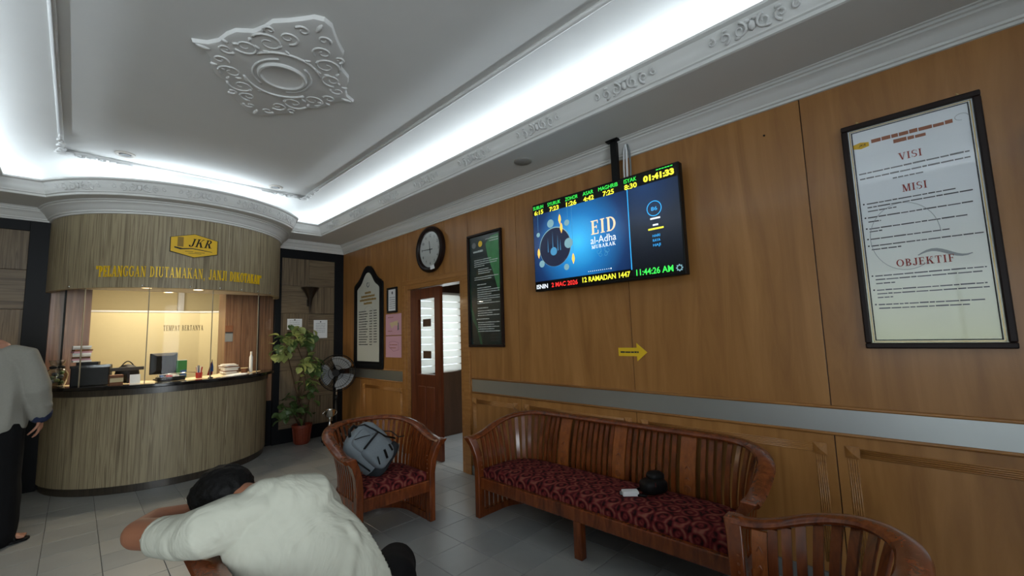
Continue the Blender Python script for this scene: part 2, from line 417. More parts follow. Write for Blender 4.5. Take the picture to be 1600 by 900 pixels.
# zebrano laminate: streaks up the curved faces
ZST = [(.26, (98, 86, 68)), (.40, (134, 121, 97)), (.52, (160, 147, 118)), (.60, (122, 108, 86)), (.74, (182, 170, 142))]
def zebrano(name, kind, fu, fv, rough=.45):
    m, nt, b = new_mat(name)
    tc = nt.nodes.new('ShaderNodeTexCoord'); sp = nt.nodes.new('ShaderNodeSeparateXYZ'); cb = nt.nodes.new('ShaderNodeCombineXYZ')
    if kind == 'arc':
        at = nt.nodes.new('ShaderNodeMath'); at.operation = 'ARCTAN2'
        su = nt.nodes.new('ShaderNodeVectorMath'); su.operation = 'SUBTRACT'; su.inputs[1].default_value = (CX, CY, 0)
        nt.links.new(tc.outputs['Object'], su.inputs[0]); nt.links.new(su.outputs[0], sp.inputs[0])
        ng = nt.nodes.new('ShaderNodeMath'); ng.operation = 'MULTIPLY'; ng.inputs[1].default_value = -1; nt.links.new(sp.outputs['Y'], ng.inputs[0])
        nt.links.new(sp.outputs['X'], at.inputs[0]); nt.links.new(ng.outputs[0], at.inputs[1]); U = at.outputs[0]; V = sp.outputs['Z']
    else:
        nt.links.new(tc.outputs['Object'], sp.inputs[0])
        U, V = (sp.outputs['X'], sp.outputs['Z']) if kind == 'v' else (sp.outputs['Z'], sp.outputs['X'])
    for s, k, f in ((U, 0, fu), (V, 1, fv)):
        ml = nt.nodes.new('ShaderNodeMath'); ml.operation = 'MULTIPLY'; ml.inputs[1].default_value = f
        nt.links.new(s, ml.inputs[0]); nt.links.new(ml.outputs[0], cb.inputs[k])
    oi = nt.nodes.new('ShaderNodeObjectInfo'); mo = nt.nodes.new('ShaderNodeMath'); mo.operation = 'MULTIPLY'; mo.inputs[1].default_value = 50
    nt.links.new(oi.outputs['Random'], mo.inputs[0]); nt.links.new(mo.outputs[0], cb.inputs[2])
    nz = nt.nodes.new('ShaderNodeTexNoise'); nz.inputs['Scale'].default_value = 1; nz.inputs['Detail'].default_value = 6; nz.inputs['Distortion'].default_value = .5
    nt.links.new(cb.outputs[0], nz.inputs['Vector']); r = ramp(nt, ZST); nt.links.new(nz.outputs['Fac'], r.inputs['Fac'])
    nt.links.new(r.outputs['Color'], b.inputs['Base Color']); b.inputs['Roughness'].default_value = rough; b.inputs['Specular IOR Level'].default_value = .3
    return m
zebrano('zebrano_arc', 'arc', 42, 1.0)
ZST = [(.26, (70, 58, 46)), (.42, (98, 84, 66)), (.54, (122, 106, 84)), (.62, (88, 74, 58)), (.76, (140, 124, 100))]      # alcove panels: browner laminate, with the alcove's shade also darkened into the colour
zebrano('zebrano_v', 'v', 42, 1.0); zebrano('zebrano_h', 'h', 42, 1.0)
# red damask upholstery
m, nt, b = new_mat('damask'); v = mapping(nt, (1, 1, 1))
sp0 = nt.nodes.new('ShaderNodeSeparateXYZ'); nt.links.new(v, sp0.inputs[0]); cb0 = nt.nodes.new('ShaderNodeCombineXYZ'); a0 = nt.nodes.new('ShaderNodeMath'); a0.operation = 'SUBTRACT'
nt.links.new(sp0.outputs['Y'], a0.inputs[0]); nt.links.new(sp0.outputs['Z'], a0.inputs[1]); nt.links.new(sp0.outputs['X'], cb0.inputs[0]); nt.links.new(a0.outputs[0], cb0.inputs[1]); v = cb0.outputs[0]
sep = nt.nodes.new('ShaderNodeSeparateXYZ'); nt.links.new(v, sep.inputs[0])
def mth(op, a, bb=None, nt=nt):
    n = nt.nodes.new('ShaderNodeMath'); n.operation = op
    for i, q in enumerate((a, bb)):
        if q is None: continue
        if isinstance(q, (int, float)): n.inputs[i].default_value = q
        else: nt.links.new(q, n.inputs[i])
    return n.outputs[0]
vx = nt.nodes.new('ShaderNodeTexVoronoi'); vx.voronoi_dimensions = '2D'; vx.inputs['Scale'].default_value = 9.5; vx.inputs['Randomness'].default_value = .25
nt.links.new(v, vx.inputs['Vector'])
ringv = mth('SINE', mth('MULTIPLY', vx.outputs['Distance'], 21.0))
nz = nt.nodes.new('ShaderNodeTexNoise'); nz.inputs['Scale'].default_value = 34; nz.inputs['Detail'].default_value = 3; nt.links.new(v, nz.inputs['Vector'])
lat = mth('ABSOLUTE', mth('SINE', mth('ADD', mth('MULTIPLY', sep.outputs['X'], 30), mth('MULTIPLY', mth('SINE', mth('MULTIPLY', sep.outputs['Y'], 30)), 1.3))))
f = mth('ADD', mth('ADD', mth('MULTIPLY', ringv, .22), mth('MULTIPLY', lat, .35)), mth('MULTIPLY', nz.outputs['Fac'], .55))
r = ramp(nt, [(.2, (38, 13, 16)), (.42, (92, 28, 32)), (.6, (112, 42, 42)), (.85, (134, 82, 68))])
nt.links.new(f, r.inputs['Fac']); nt.links.new(r.outputs['Color'], b.inputs['Base Color']); b.inputs['Roughness'].default_value = .8
b.inputs['Specular IOR Level'].default_value = .15

# ---------------------------------------------------------------- floor
XL, XR, YF, YB = -2.7, 2.904, -2.5, 6.553
fl = struct(MB().box2((XL-.3, YF-.4, -.12), (5.4, 9.3, -.004)).build('floor', 'floor_base'))
tm = MB(); hs = .1432
tm.loft([[(-hs, -hs, -.006), (hs, -hs, -.006), (hs, hs, -.006), (-hs, hs, -.006)], [(-hs, -hs, -.0015), (hs, -hs, -.0015), (hs, hs, -.0015), (-hs, hs, -.0015)],
         [(-hs+.002, -hs+.002, 0), (hs-.002, -hs+.002, 0), (hs-.002, hs-.002, 0), (-hs+.002, hs-.002, 0)]])
tme = tm.mesh('tile'); tme.materials.append(MATS['floor_tile'])
for i in range(-4, 10):
    for j in range(-7, 17):
        x = .194+.289*(i+.5); y = 1.864+.289*(j+.5)
        if x > 2.9 or y > 6.5: continue
        if y < 1.5 and x < 1.3: continue
        if y < .35 or (x < -.3 and y < 3.6) or (x < .2 and y < 2.4): continue
        if (x-CX)**2+(y-CY)**2 < .8**2: continue
        inst('tile', tme, fl, T(x, y, 0))
for j in range(-5, 16):
    inst('tile', tme, fl, T(2.8425, 1.864+.289*(j+.5), 0) @ Matrix.Diagonal((.32, 1, 1, 1)))
struct(MB().box2((-.962, .419, -.006), (2.9, 6.5, -.0035)).build('grout', 'grout', fl))

# ---------------------------------------------------------------- right wall
WX = 2.904
DY0, DY1, DZ = 3.60, 4.69, 2.01     # door opening in the wall
wr = MB()
wr.box2((WX+.014, YF-.2, -.1), (WX+.13, DY0, 2.9)); wr.box2((WX+.014, DY1, -.1), (WX+.13, YB+.1, 2.9)); wr.box2((WX+.014, DY0, DZ), (WX+.13, DY1, 2.9))
wr = struct(wr.build('wall_right', 'brown_board'))
seams = [YF, -.73, .44, 1.61, 2.77, 3.49]
def panel(y0, y1, z0, z1, nm='panel'):
    return MB().box2((WX, y0+.0025, z0), (WX+.016, y1-.0025, z1)).build(nm, 'plywood', wr, bevel=.0015)
for a, bb in zip(seams[:-1], seams[1:]):
    panel(a, bb, .968, 2.84); panel(a, bb, .09, .812, 'wainscot_panel')
panel(3.475, 3.906, 2.10, 2.84); panel(3.906, 4.69, 2.10, 2.84); panel(4.69, 4.775, 2.10, 2.84)
panel(4.775, 5.65, .99, 2.84); panel(5.65, YB, .99, 2.84); panel(4.775, 5.95, .09, .835, 'wainscot_panel'); panel(5.95, YB, .09, .835, 'wainscot_panel')
# stainless band with half-round rails
def band(y0, y1, z0, z1):
    MB().box2((WX-.004, y0, z0), (WX+.012, y1, z1)).build('steel_band', 'steel', wr)
    for z in (z0-.009, z1+.007):
        MB().tube([(WX-.002, y0, z), (WX-.002, y1, z)], .0095, 8).build('half_round_rail', 'ply_trim', wr, smooth=True)
band(YF, 3.462, .831, .955); 
MB().tube([(WX-.002, 3.468, .815), (WX-.002, 3.468, .97)], .007, 8).build('half_round_rail', 'ply_trim', wr, smooth=True)
band(4.80, 6.3, .851, .978)
MB().tube([(WX-.002, 4.79, .84), (WX-.002, 4.79, .99)], .007, 8).build('half_round_rail', 'ply_trim', wr, smooth=True)
# wainscot frames: pyramid corner blocks joined by reeded strips
pyr = MB().loft([[(-.03, -.03, 0), (.03, -.03, 0), (.03, .03, 0), (-.03, .03, 0)], [(-.03, -.03, .006), (.03, -.03, .006), (.03, .03, .006), (-.03, .03, .006)],
                 [(-.002, -.002, .022), (.002, -.002, .022), (.002, .002, .022), (-.002, .002, .022)]])
pyme = pyr.mesh('corner_block'); pyme.materials.append(MATS['ply_trim'])
def reed(p, q, wd, name='reeded_strip'):
    p = Vector(p); q = Vector(q); mb = MB(); d = (q-p).normalized(); side = d.cross(Vector((1, 0, 0)))
    for k in range(5):
        o = side*((k-2)*wd/5); mb.tube([p+o, q+o], wd/10*1.1, 6)
    mb.build(name, 'ply_trim', wr, smooth=True)
def wains(y0, y1, zt=.735):
    for y in (y0, y1):
        inst('corner_block', pyme, wr, wallR(WX, y, zt))
        reed((WX, y, zt-.034), (WX, y, .14), .046)
    reed((WX, y0+.034, zt), (WX, y1-.034, zt), .046)
for y0, y1 in ((-2.2, -.80), (-.66, .37), (.51, 1.55), (1.68, 2.70), (2.84, 3.43)): wains(y0, y1)
wains(4.84, 5.84, .74)
struct(MB().box2((WX-.012, YF, 0), (WX+.012, 3.53, .088)).build('baseboard_right', 'grey_skirting', bevel=.003))
struct(MB().box2((WX-.012, 4.75, 0), (WX+.012, YB, .088)).build('baseboard_right', 'grey_skirting', bevel=.003))

# ---------------------------------------------------------------- door
dr = bpy.data.objects.new('door_1', None); COL.objects.link(dr); struct(dr); dr.location = (WX, 4.1, 0)
def dpart(lo, hi, nm, m_, par=None, bevel=.002):
    return MB().box2(lo, hi).build(nm, m_, par or dr, bevel=bevel, M=T(-WX, -4.1, 0) if par is None else None)
dpart((WX-.016, DY0-.055, 0), (WX+.15, DY0+.02, DZ+.06), 'jamb', 'ply_trim'); dpart((WX-.016, DY1-.02, 0), (WX+.15, DY1+.055, DZ+.06), 'jamb', 'ply_trim')
dpart((WX-.014, DY0-.055, DZ-.015), (WX+.15, DY1+.055, DZ+.06), 'head', 'ply_trim')
dpart((WX-.024, DY0-.122, 0), (WX+.0, DY0-.03, DZ+.0395), 'architrave', 'ply_trim'); dpart((WX-.024, DY1+.03, 0), (WX+.0, DY1+.085, DZ+.0395), 'architrave', 'ply_trim')
dpart((WX-.024, DY0-.122, DZ+.04), (WX+.0, DY1+.085, DZ+.10), 'architrave', 'ply_trim')
# closed leaf: stiles, rails, glass and two plates
LX0, LX1, LY0, LY1 = WX+.03, WX+.07, 4.05, 4.67
leaf = MB(); gy0, gy1, gz0, gz1 = 4.16, 4.50, .96, 1.86
leaf.box2((LX0, LY0, .01), (LX1, gy0, 1.99)); leaf.box2((LX0, gy1, .01), (LX1, LY1, 1.99)); leaf.box2((LX0, gy0, gz1), (LX1, gy1, 1.99)); leaf.box2((LX0, gy0, .01), (LX1, gy1, gz0))
leaf = leaf.build('door_leaf', 'door_wood', dr, M=T(-WX, -4.1, 0))
for a, bb in ((4.17, 4.32), (4.35, 4.50)):
    MB().box2((LX0-.008, a, .2), (LX0+.002, bb, .82)).build('raised_panel', 'door_wood', leaf, bevel=.006)
MB().box2((LX0+.016, gy0, gz0), (LX0+.022, gy1, gz1)).build('pane', 'glass', leaf)
for z in (1.57, 1.19):
    MB().box2((LX0+.008, 4.25, z-.045), (LX0+.015, 4.41, z+.045)).build('notice_plate', 'brown_board', leaf)
# open leaf swung into the inner room
lf2 = MB(); lf2.box2((WX+.15, 3.63, .01), (WX+.15+.09, 3.67, 1.99)); lf2.box2((WX+.15+.46, 3.63, .01), (WX+.15+.55, 3.67, 1.99)); lf2.box2((WX+.15, 3.63, .01), (WX+.7, 3.67, .96)); lf2.box2((WX+.15, 3.63, 1.86), (WX+.7, 3.67, 1.99))
lf2 = lf2.build('door_leaf', 'door_wood', dr, M=T(-WX, -4.1, 0))
MB().box2((WX+.24, 3.647, .96), (WX+.61, 3.653, 1.86)).build('pane', 'glass', lf2)
dpart((WX-.012, DY0, -.004), (WX+.15, DY1, .004), 'threshold', 'floor_tile')
# inner room
ir = MB(); WY = 5.03
ir.box2((WX+.13, WY, 0), (3.1, WY+.1, 2.7)); ir.box2((4.04, WY, 0), (5.2, WY+.1, 2.7)); ir.box2((3.1, WY, 0), (4.04, WY+.1, .885)); ir.box2((3.1, WY, 2.02), (4.04, WY+.1, 2.7))
struct(ir.build('wall_inner_back', 'brown_board'))
struct(MB().box2((5.2, 1.5, 0), (5.3, WY+.1, 2.7)).build('wall_inner_right', 'cream_wall'))
struct(MB().box2((WX+.13, 1.4, 0), (5.3, 1.5, 2.7)).build('wall_inner_front', 'cream_wall'))
struct(MB().box2((WX+.13, 1.4, 2.7), (5.3, WY+.1, 2.8)).build('ceiling_inner', 'plaster'))
wn = MB()
for lo, hi in (((3.1, .885), (3.13, 2.02)), ((4.01, .885), (4.04, 2.02)), ((3.1, .885), (4.04, .915)), ((3.1, 1.99), (4.04, 2.02)), ((3.555, .885), (3.585, 2.02))):
    wn.box2((lo[0], WY+.05, lo[1]), (hi[0], WY+.09, hi[1]))
wn = struct(wn.build('window_3', 'office_trim'))
for x0, x1 in ((3.13, 3.555), (3.585, 4.01)): MB().box2((x0, WY+.066, .915), (x1, WY+.07, 1.99)).build('pane', 'glass', wn)
bl = thing('window_blind', 'white zebra roller blind glowing with daylight beyond the door', 'blind', (3.57, WY-.02, .89))
sl = MB().box2((-.455, -.004, 0), (.455, 0.0, .088)); slm = sl.mesh('slat'); slm.materials.append(MATS['blind_cloth'])
for k in range(11):
    inst('slat', slm, bl, T(0, 0.0 if k % 2 else .012, .012+k*.1) @ RX(math.radians(-7)))
MB().box2((-.46, -.03, 1.105), (.46, .02, 1.135)).build('head_rail', 'office_trim', bl)

# ---------------------------------------------------------------- back wall
OX0, OX1, OZ0, OZ1 = .09, 1.37, .86, 2.35
bw = MB(); y0, y1 = YB+.047, YB+.16
bw.box2((XL, y0, -.1), (OX0, y1, 2.95)); bw.box2((OX1, y0, -.1), (WX+.13, y1, 2.95)); bw.box2((OX0, y0, -.1), (OX1, y1, OZ0)); bw.box2((OX0, y0, OZ1), (OX1, y1, 2.95))
bw = struct(bw.build('wall_back', 'black_laminate'))
def bpart(x0, x1, z0, z1, nm, m_, d=.0):
    return MB().box2((x0, YB-d, z0), (x1, YB+.05, z1)).build(nm, m_, bw, bevel=.002)
bpart(1.93, 2.012, 0, 2.84, 'black_post', 'black_laminate', .012); bpart(2.766, WX-.001, 0, 2.84, 'black_post', 'black_laminate', .012)
bpart(2.012, 2.766, 2.597, 2.84, 'black_head', 'black_laminate', .012); bpart(2.012, 2.766, 0, .19, 'black_plinth', 'black_laminate', .012)
ph = (2.597-.19)/6
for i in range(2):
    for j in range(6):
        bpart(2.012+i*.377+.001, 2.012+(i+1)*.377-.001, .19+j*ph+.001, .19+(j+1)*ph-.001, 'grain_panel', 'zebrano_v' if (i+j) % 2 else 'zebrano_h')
bpart(-.39, -.21, 0, 2.84, 'black_post', 'black_laminate', .012); bpart(-1.65, -.39, 2.622, 2.84, 'black_head', 'black_laminate', .012); bpart(-1.65, -.39, 0, .19, 'black_plinth', 'black_laminate', .012)
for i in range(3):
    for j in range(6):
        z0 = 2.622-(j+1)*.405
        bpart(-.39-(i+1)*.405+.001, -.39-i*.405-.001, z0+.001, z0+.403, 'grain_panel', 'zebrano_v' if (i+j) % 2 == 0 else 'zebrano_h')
bpart(XL, -1.65, 0, 2.84, 'black_post', 'black_laminate', .012)
# booth facing beside the opening
for x0, x1 in ((-.21, -.105), (-.095, .09), (1.37, 1.54), (1.545, 1.735), (1.745, 1.925)):
    MB().box2((x0, YB+.035, .6), (x1, YB+.052, 2.35)).build('booth_panel', 'booth_wood', bw)
for x in (-.10, 1.74): MB().box2((x-.008, YB+.02, .9), (x+.008, YB+.05, 2.02)).build('black_strip', 'black_laminate', bw)
MB().box2((OX1-.012, YB+.04, .9), (OX1+.004, YB+.42, 2.1)).build('booth_return', 'booth_wood', bw)
MB().box2((OX0-.004, YB+.04, .9), (OX0+.012, YB+.42, 2.1)).build('booth_return', 'booth_wood', bw)
# office behind
struct(MB().box2((-.9, 9.0, 0), (3.0, 9.1, 2.7)).build('wall_office', 'office_partition'))
struct(MB().box2((-.95, YB+.16, 0), (-.9, 9.1, 2.7)).build('wall_office_left', 'office_partition'))
struct(MB().box2((3.0, YB+.16, 0), (3.1, 9.1, 2.7)).build('wall_office_right', 'office_partition'))
struct(MB().box2((-.95, YB+.1, 2.62), (3.1, 9.1, 2.75)).build('ceiling_office', 'cream_wall'))
pt = thing('office_partition', 'cream office partition with pale top rail behind the reception glass', 'partition', (.4, 8.2, 0))
MB().box2((-1.1, 0, 0), (.95, .04, 1.885)).build('partition_panel', 'office_partition', pt); MB().box2((-1.1, -.005, 1.885), (.955, .045, 1.91)).build('top_rail', 'office_trim', pt)
MB().loft([[(.95, 0, 0), (1.75, -.45, 0), (1.77, -.42, 0), (.97, .04, 0)], [(.95, 0, 1.885), (1.75, -.45, 1.885), (1.77, -.42, 1.885), (.97, .04, 1.885)]]).build('partition_panel', 'office_partition', pt)
MB().loft([[(.945, -.005, 1.885), (1.75, -.455, 1.885), (1.775, -.415, 1.885), (.97, .045, 1.885)], [(.945, -.005, 1.91), (1.75, -.455, 1.91), (1.775, -.415, 1.91), (.97, .045, 1.91)]]).build('top_rail', 'office_trim', pt)
MB().box2((1.16, 8.9, 1.9), (1.24, 8.99, 2.62)).build('pillar', 'office_trim', None)['kind'] = 'structure'
bpy.data.objects['pillar'].name = 'trim_4'

# ---------------------------------------------------------------- left and front walls with windows
lw = MB(); zs = (.95, 2.05)
lw.box2((XL-.15, YF-.2, -.1), (XL, -1.5, 2.95)); lw.box2((XL-.15, .9, -.1), (XL, YB+.16, 2.95)); lw.box2((XL-.15, -1.5, -.1), (XL, .9, .7)); lw.box2((XL-.15, -1.5, 2.2), (XL, .9, 2.95))
struct(lw.build('wall_left', 'cream_wall'))
fw = MB(); fw.box2((XL-.15, YF-.15, -.1), (-2.3, YF, 2.95)); fw.box2((.35, YF-.15, -.1), (WX+.13, YF, 2.95)); fw.box2((-2.3, YF-.15, 2.5), (.35, YF, 2.95)); fw.box2((-2.3, YF-.15, -.1), (.35, YF, .4))
struct(fw.build('wall_front', 'cream_wall'))
def winframe(name, pts, vert):
    mb = MB()
    for lo, hi in pts: mb.box2(lo, hi)
    return struct(mb.build(name, 'office_trim'))
winframe('window_1', [((XL-.1, -1.5, .7), (XL-.05, -1.45, 2.2)), ((XL-.1, .85, .7), (XL-.05, .9, 2.2)), ((XL-.1, -1.5, .7), (XL-.05, .9, .75)), ((XL-.1, -1.5, 2.15), (XL-.05, .9, 2.2)), ((XL-.1, -.32, .7), (XL-.05, -.27, 2.2))], 0)
winframe('window_2', [((-2.3, YF-.1, .4), (-2.25, YF-.05, 2.5)), ((.3, YF-.1, .4), (.35, YF-.05, 2.5)), ((-2.3, YF-.1, 2.45), (.35, YF-.05, 2.5)), ((-2.3, YF-.1, .4), (.35, YF-.05, .45)), ((-1.42, YF-.1, .4), (-1.37, YF-.05, 2.5)), ((-.53, YF-.1, .4), (-.48, YF-.05, 2.5))], 0)

w1 = bpy.data.objects['window_1']; w2 = bpy.data.objects['window_2']
for ya, yb in ((-1.45, -.32), (-.27, .85)): MB().box2((XL-.078, ya, .75), (XL-.072, yb, 2.15)).build('pane', 'glass', w1)
for xa, xb in ((-2.25, -1.42), (-1.37, -.53), (-.48, .3)): MB().box2((xa, YF-.078, .45), (xb, YF-.072, 2.45)).build('pane', 'glass', w2)
# ---------------------------------------------------------------- ceiling: soffit, tray moulding, cove, recessed panel
ZS = 2.85
outer = []      # tray opening at soffit level, counter-clockwise seen from above, with matched inner-panel and room-edge points
IX0, IX1, IY0, IY1 = -.18, 1.93, -1.0, 5.50
OX_L, OX_R, OYN, OYF = -.62, 2.355, -1.42, 6.03
def addp(p, q, r): outer.append((Vector(p), Vector(q), Vector(r)))
N1 = 12
for k in range(N1):
    t = k/N1; addp((OX_R, OYN+(OYF-OYN)*t), (IX1, IY0+(IY1-IY0)*t), (WX, YF+(YB-YF)*t))
AR = 1.27
aa = math.asin((1.943-CX)/AR); ab = math.asin((CX+.308)/AR)
far = [(OX_R, OYF), (2.15, OYF), (1.943, OYF)]
na = 30
yc = 6.555
for k in range(1, na):
    a = aa-(aa+ab)*k/na; far.append((CX+AR*math.sin(a), yc-AR*math.cos(a)))
far += [(-.308, 5.95), (-.46, 5.95)]
for p in far:
    t = (OX_R-p[0])/(OX_R-OX_L); rx = {2.355: WX, 2.15: 2.5, -.46: -1.4}.get(p[0], p[0]); addp(p, (IX1+(IX0-IX1)*t, IY1), (rx, YB+.05))
for k in range(N1):
    t = k/N1; addp((OX_L, 5.95+(OYN-5.95)*t), (IX0, IY1+(IY0-IY1)*t), (XL, YB+(YF-YB)*t))
for k in range(6):
    t = k/6; addp((OX_L+(OX_R-OX_L)*t, OYN), (IX0+(IX1-IX0)*t, IY0), (XL+(WX-XL)*t, YF))
def miter(path):
    n = len(path); out = []
    for i in range(n):
        d0 = (path[i]-path[i-1]).normalized(); d1 = (path[(i+1) % n]-path[i]).normalized()
        n0 = Vector((-d0.y, d0.x)); n1 = Vector((-d1.y, d1.x)); m_ = n0+n1
        m_ = m_/max(m_.length_squared, .35)*2 if m_.length > 1e-6 else n0
        out.append(m_)
    return out
OP = [o[0] for o in outer]; ON = miter(OP)          # normals point into the tray
def sweep_closed(profile, name, material, parent=None, smooth='auto'):
    mb = MB()
    rings = [[(p.x+n_.x*o, p.y+n_.y*o, z) for o, z in profile] for p, n_ in zip(OP, ON)]
    rings.append(rings[0]); mb.loft(rings, closed=False, cap=False)
    return mb.build(name, material, parent, smooth=smooth)
ce = MB()
n_ = len(outer)
ce.loft([[(p.x, p.y, ZS) for p, q, r_ in outer], [(r_.x, r_.y, ZS) for p, q, r_ in outer]], cap=False)
ce = struct(ce.build('ceiling', 'plaster'))
prof = [(0, ZS), (.01, ZS+.004), (.012, ZS+.022), (.022, ZS+.028), (.024, ZS+.04), (.032, ZS+.05), (.034, ZS+.075), (.042, ZS+.1), (.054, ZS+.118), (.056, ZS+.126), (.068, ZS+.13), (.078, ZS+.136), (.08, ZS+.15), (.066, ZS+.153), (.055, ZS+.15), (.02, ZS+.09), (-.19, ZS+.085)]
sweep_closed(prof, 'tray_moulding', 'plaster', ce)
# cove, rising from the trough to the rim of the recessed panel
cov = MB(); rings = []
for u, z in ((0, ZS+.085), (.03, ZS+.19), (.12, ZS+.255), (.3, ZS+.30), (.55, ZS+.33), (.8, ZS+.345), (1.0, ZS+.35)):
    rings.append([(((p+nn*-.19)*(1-u)+q*u).x, ((p+nn*-.19)*(1-u)+q*u).y, z) for (p, q, r_), nn in zip(outer, ON)])
cov.loft(rings, cap=False); cov.build('cove', 'plaster', ce, smooth=True)
ZP = 3.212
MB().box2((IX0-.02, IY0-.02, ZP), (IX1+.02, IY1+.02, ZP+.03)).build('recessed_panel', 'plaster', ce)
rim = MB()
rp = [(IX0, IY0), (IX1, IY0), (IX1, IY1), (IX0, IY1)]
for i in range(4):
    a, bb = rp[i], rp[(i+1) % 4]
    rim.tube([(a[0], a[1], 3.2), (bb[0], bb[1], 3.2)], .017, 8)
rim.build('rim_bead', 'plaster_relief', ce, smooth=True)
# acanthus scrolls cast on the tray moulding
def scroll(mb, c, r, turns, s=1, ph=0., th=.007, n=22, M=None):
    pts = []; rad = []
    for k in range(n):
        t = k/(n-1); a = ph+s*turns*2*PI*t; q = r*(1-.82*t)
        pts.append(Vector((c[0]+q*math.cos(a), c[1]+q*math.sin(a), 0))); rad.append(th*(1-.55*t))
    if M is not None: pts = [M @ p for p in pts]
    mb.tube(pts, rad, 6)
orn = MB()
for s in (-1, 1):
    scroll(orn, (s*.055, .0), .036, 1.3, s, PI/2, .008); scroll(orn, (s*.13, -.004), .03, 1.2, -s, -PI/2, .007)
    scroll(orn, (s*.195, .003), .022, 1.1, s, PI/2, .006)
    for k in range(3): orn.sphere((s*(.02+.05*k), .03-.06*(k % 2), 0), (.016, .008, .006), 8)
orn.sphere((0, 0, 0), (.018, .026, .01), 8)
ome = orn.mesh('acanthus_ornament'); ome.materials.append(MATS['plaster_relief']); ome.shade_smooth()
tilt = math.radians(62)
for k in range(9):
    y = 5.55-k*.72
    inst('acanthus_ornament', ome, ce, T(OX_R-.048, y, ZS+.072) @ Matrix(((0, -math.cos(tilt), -math.sin(tilt), 0), (-1, 0, 0, 0), (0, math.sin(tilt), -math.cos(tilt), 0), (0, 0, 0, 1))))
for k in range(5):
    a = math.radians(-44+k*22); Rr = AR+.048
    M_ = T(CX+Rr*math.sin(a), yc-Rr*math.cos(a), ZS+.072) @ RZ(a) @ Matrix(((1, 0, 0, 0), (0, -math.cos(tilt), -math.sin(tilt), 0), (0, math.sin(tilt), -math.cos(tilt), 0), (0, 0, 0, 1))) @ Matrix.Diagonal((1, 1, .5, 1))
    inst('acanthus_ornament', ome, ce, M_)
# leaf corners of the recessed panel
cor = MB()
for ang in (0, PI/2):
    M_ = RZ(ang)
    for k in range(5):
        scroll(cor, (.03+.06*k, .0), .03-.003*k, 1.2, 1 if k % 2 else -1, 0, .008, M=M_)
    cor.sphere(M_ @ Vector((.34, 0, 0)), (.05, .012, .008) if ang == 0 else (.012, .05, .008), 8)
cor.sphere((.0, .0, 0), (.04, .04, .012), 8)
cme = cor.mesh('corner_ornament'); cme.materials.append(MATS['plaster_relief']); cme.shade_smooth()
for x, y, a in ((IX0, IY1, -PI/2), (IX1, IY1, PI)): inst('corner_ornament', cme, ce, T(x, y, 3.178) @ RZ(a) @ Matrix.Diagonal((1.25, 1.25, 1.6, 1)))
# ceiling rose
q = [(.5, 0), (.43, .04), (.385, .11), (.365, .2), (.335, .27), (.26, .33), (.225, .41), (.205, .49), (.14, .56), (.085, .63), (.05, .68), (0, .70)]
ol = q + [(-x, y) for x, y in q[-2::-1]] + [(-x, -y) for x, y in q[1:]] + [(x, -y) for x, y in q[-2:0:-1]]
rose = thing('ceiling_rose', 'ornate white plaster ceiling rose with scroll relief and round centre', 'ceiling rose', (.885, 2.965, ZP))
MB().loft([[(x, y, 0) for x, y in ol], [(x*.985, y*.985, -.022) for x, y in ol], [(x*.95, y*.95, -.026) for x, y in ol], [(x*.3, y*.26, -.027) for x, y in ol]]).build('plaster_plate', 'plaster_relief', rose, smooth='auto')
MB().lathe([(.15, -.02), (.15, -.036), (.142, -.044), (.13, -.044), (.122, -.036), (.118, -.034), (.001, -.034)], 40).build('centre_disc', 'plaster_relief', rose, smooth='auto')
rl = MB()
for sx in (-1, 1):
    for sy in (-1, 1):
        for (cx_, cy_, r_, tn, s_, ph) in ((.17, .3, .085, 1.3, 1, 0), (.1, .42, .06, 1.3, -1, 2), (.26, .17, .075, 1.3, -1, 1), (.34, .07, .045, 1.2, 1, 3), (.06, .54, .04, 1.1, 1, 0), (.2, .42, .035, 1, 1, 1)):
            scroll(rl, (sx*cx_, sy*cy_), r_, tn, s_*sx*sy, ph if sx > 0 else PI-ph, .0085, M=T(0, 0, -.026))
        for k in range(7):
            rl.sphere((sx*(.06+.05*k), sy*(.28-.018*k+.05*math.sin(k*2)), -.026), (.022, .010, .009), 8, RZ(sx*sy*(.6+k)))
    rl.sphere((sx*.44, 0, -.026), (.04, .014, .01), 8); rl.sphere((0, sx*.62, -.026), (.014, .045, .01), 8)
    rl.tube([(sx*.17*math.cos(a), .2*math.sin(a)*1.0, -.028) for a in [(-1.1+2.2*k/14) for k in range(15)]], .008, 6)
    rl.tube([(.23*math.cos(a), sx*.27*math.sin(a), -.028) for a in [(.6+1.95*k/14) for k in range(15)]], .009, 6)
rl.build('scroll_relief', 'plaster_relief', rose, smooth=True)
rose.matrix_world = T(.885, 2.965, ZP)
# recessed downlights, unlit
for i, (x, y, lb) in enumerate(((.235, 5.28, 'round chrome downlight in the ceiling panel, nearer the left cove'), (1.555, 5.36, 'round chrome downlight in the ceiling panel, nearer the right cove'))):
    dl = thing('downlight', lb, 'downlight', (x, y, ZP), 0, 'unlit downlights in the ceiling panel')
    MB().lathe([(.075, 0), (.075, -.01), (.06, -.016), (.046, -.008), (.046, 0)], 28).build('trim_ring', 'office_trim', dl, smooth='auto')
    MB().lathe([(.045, -.009), (.03, -.012), (.001, -.013)], 20).build('lamp', 'grey_plastic', dl, smooth=True)
# round cover plate on the soffit
tag(MB().lathe([(.075, 0), (.075, -.006), (.065, -.012), (.001, -.013)], 28, (2.56, 2.33, ZS)).build('cover_plate', mat('plate_grey', (150, 147, 143), .7), smooth='auto'), 'small round blank cover plate on the soffit near the television', 'cover plate')
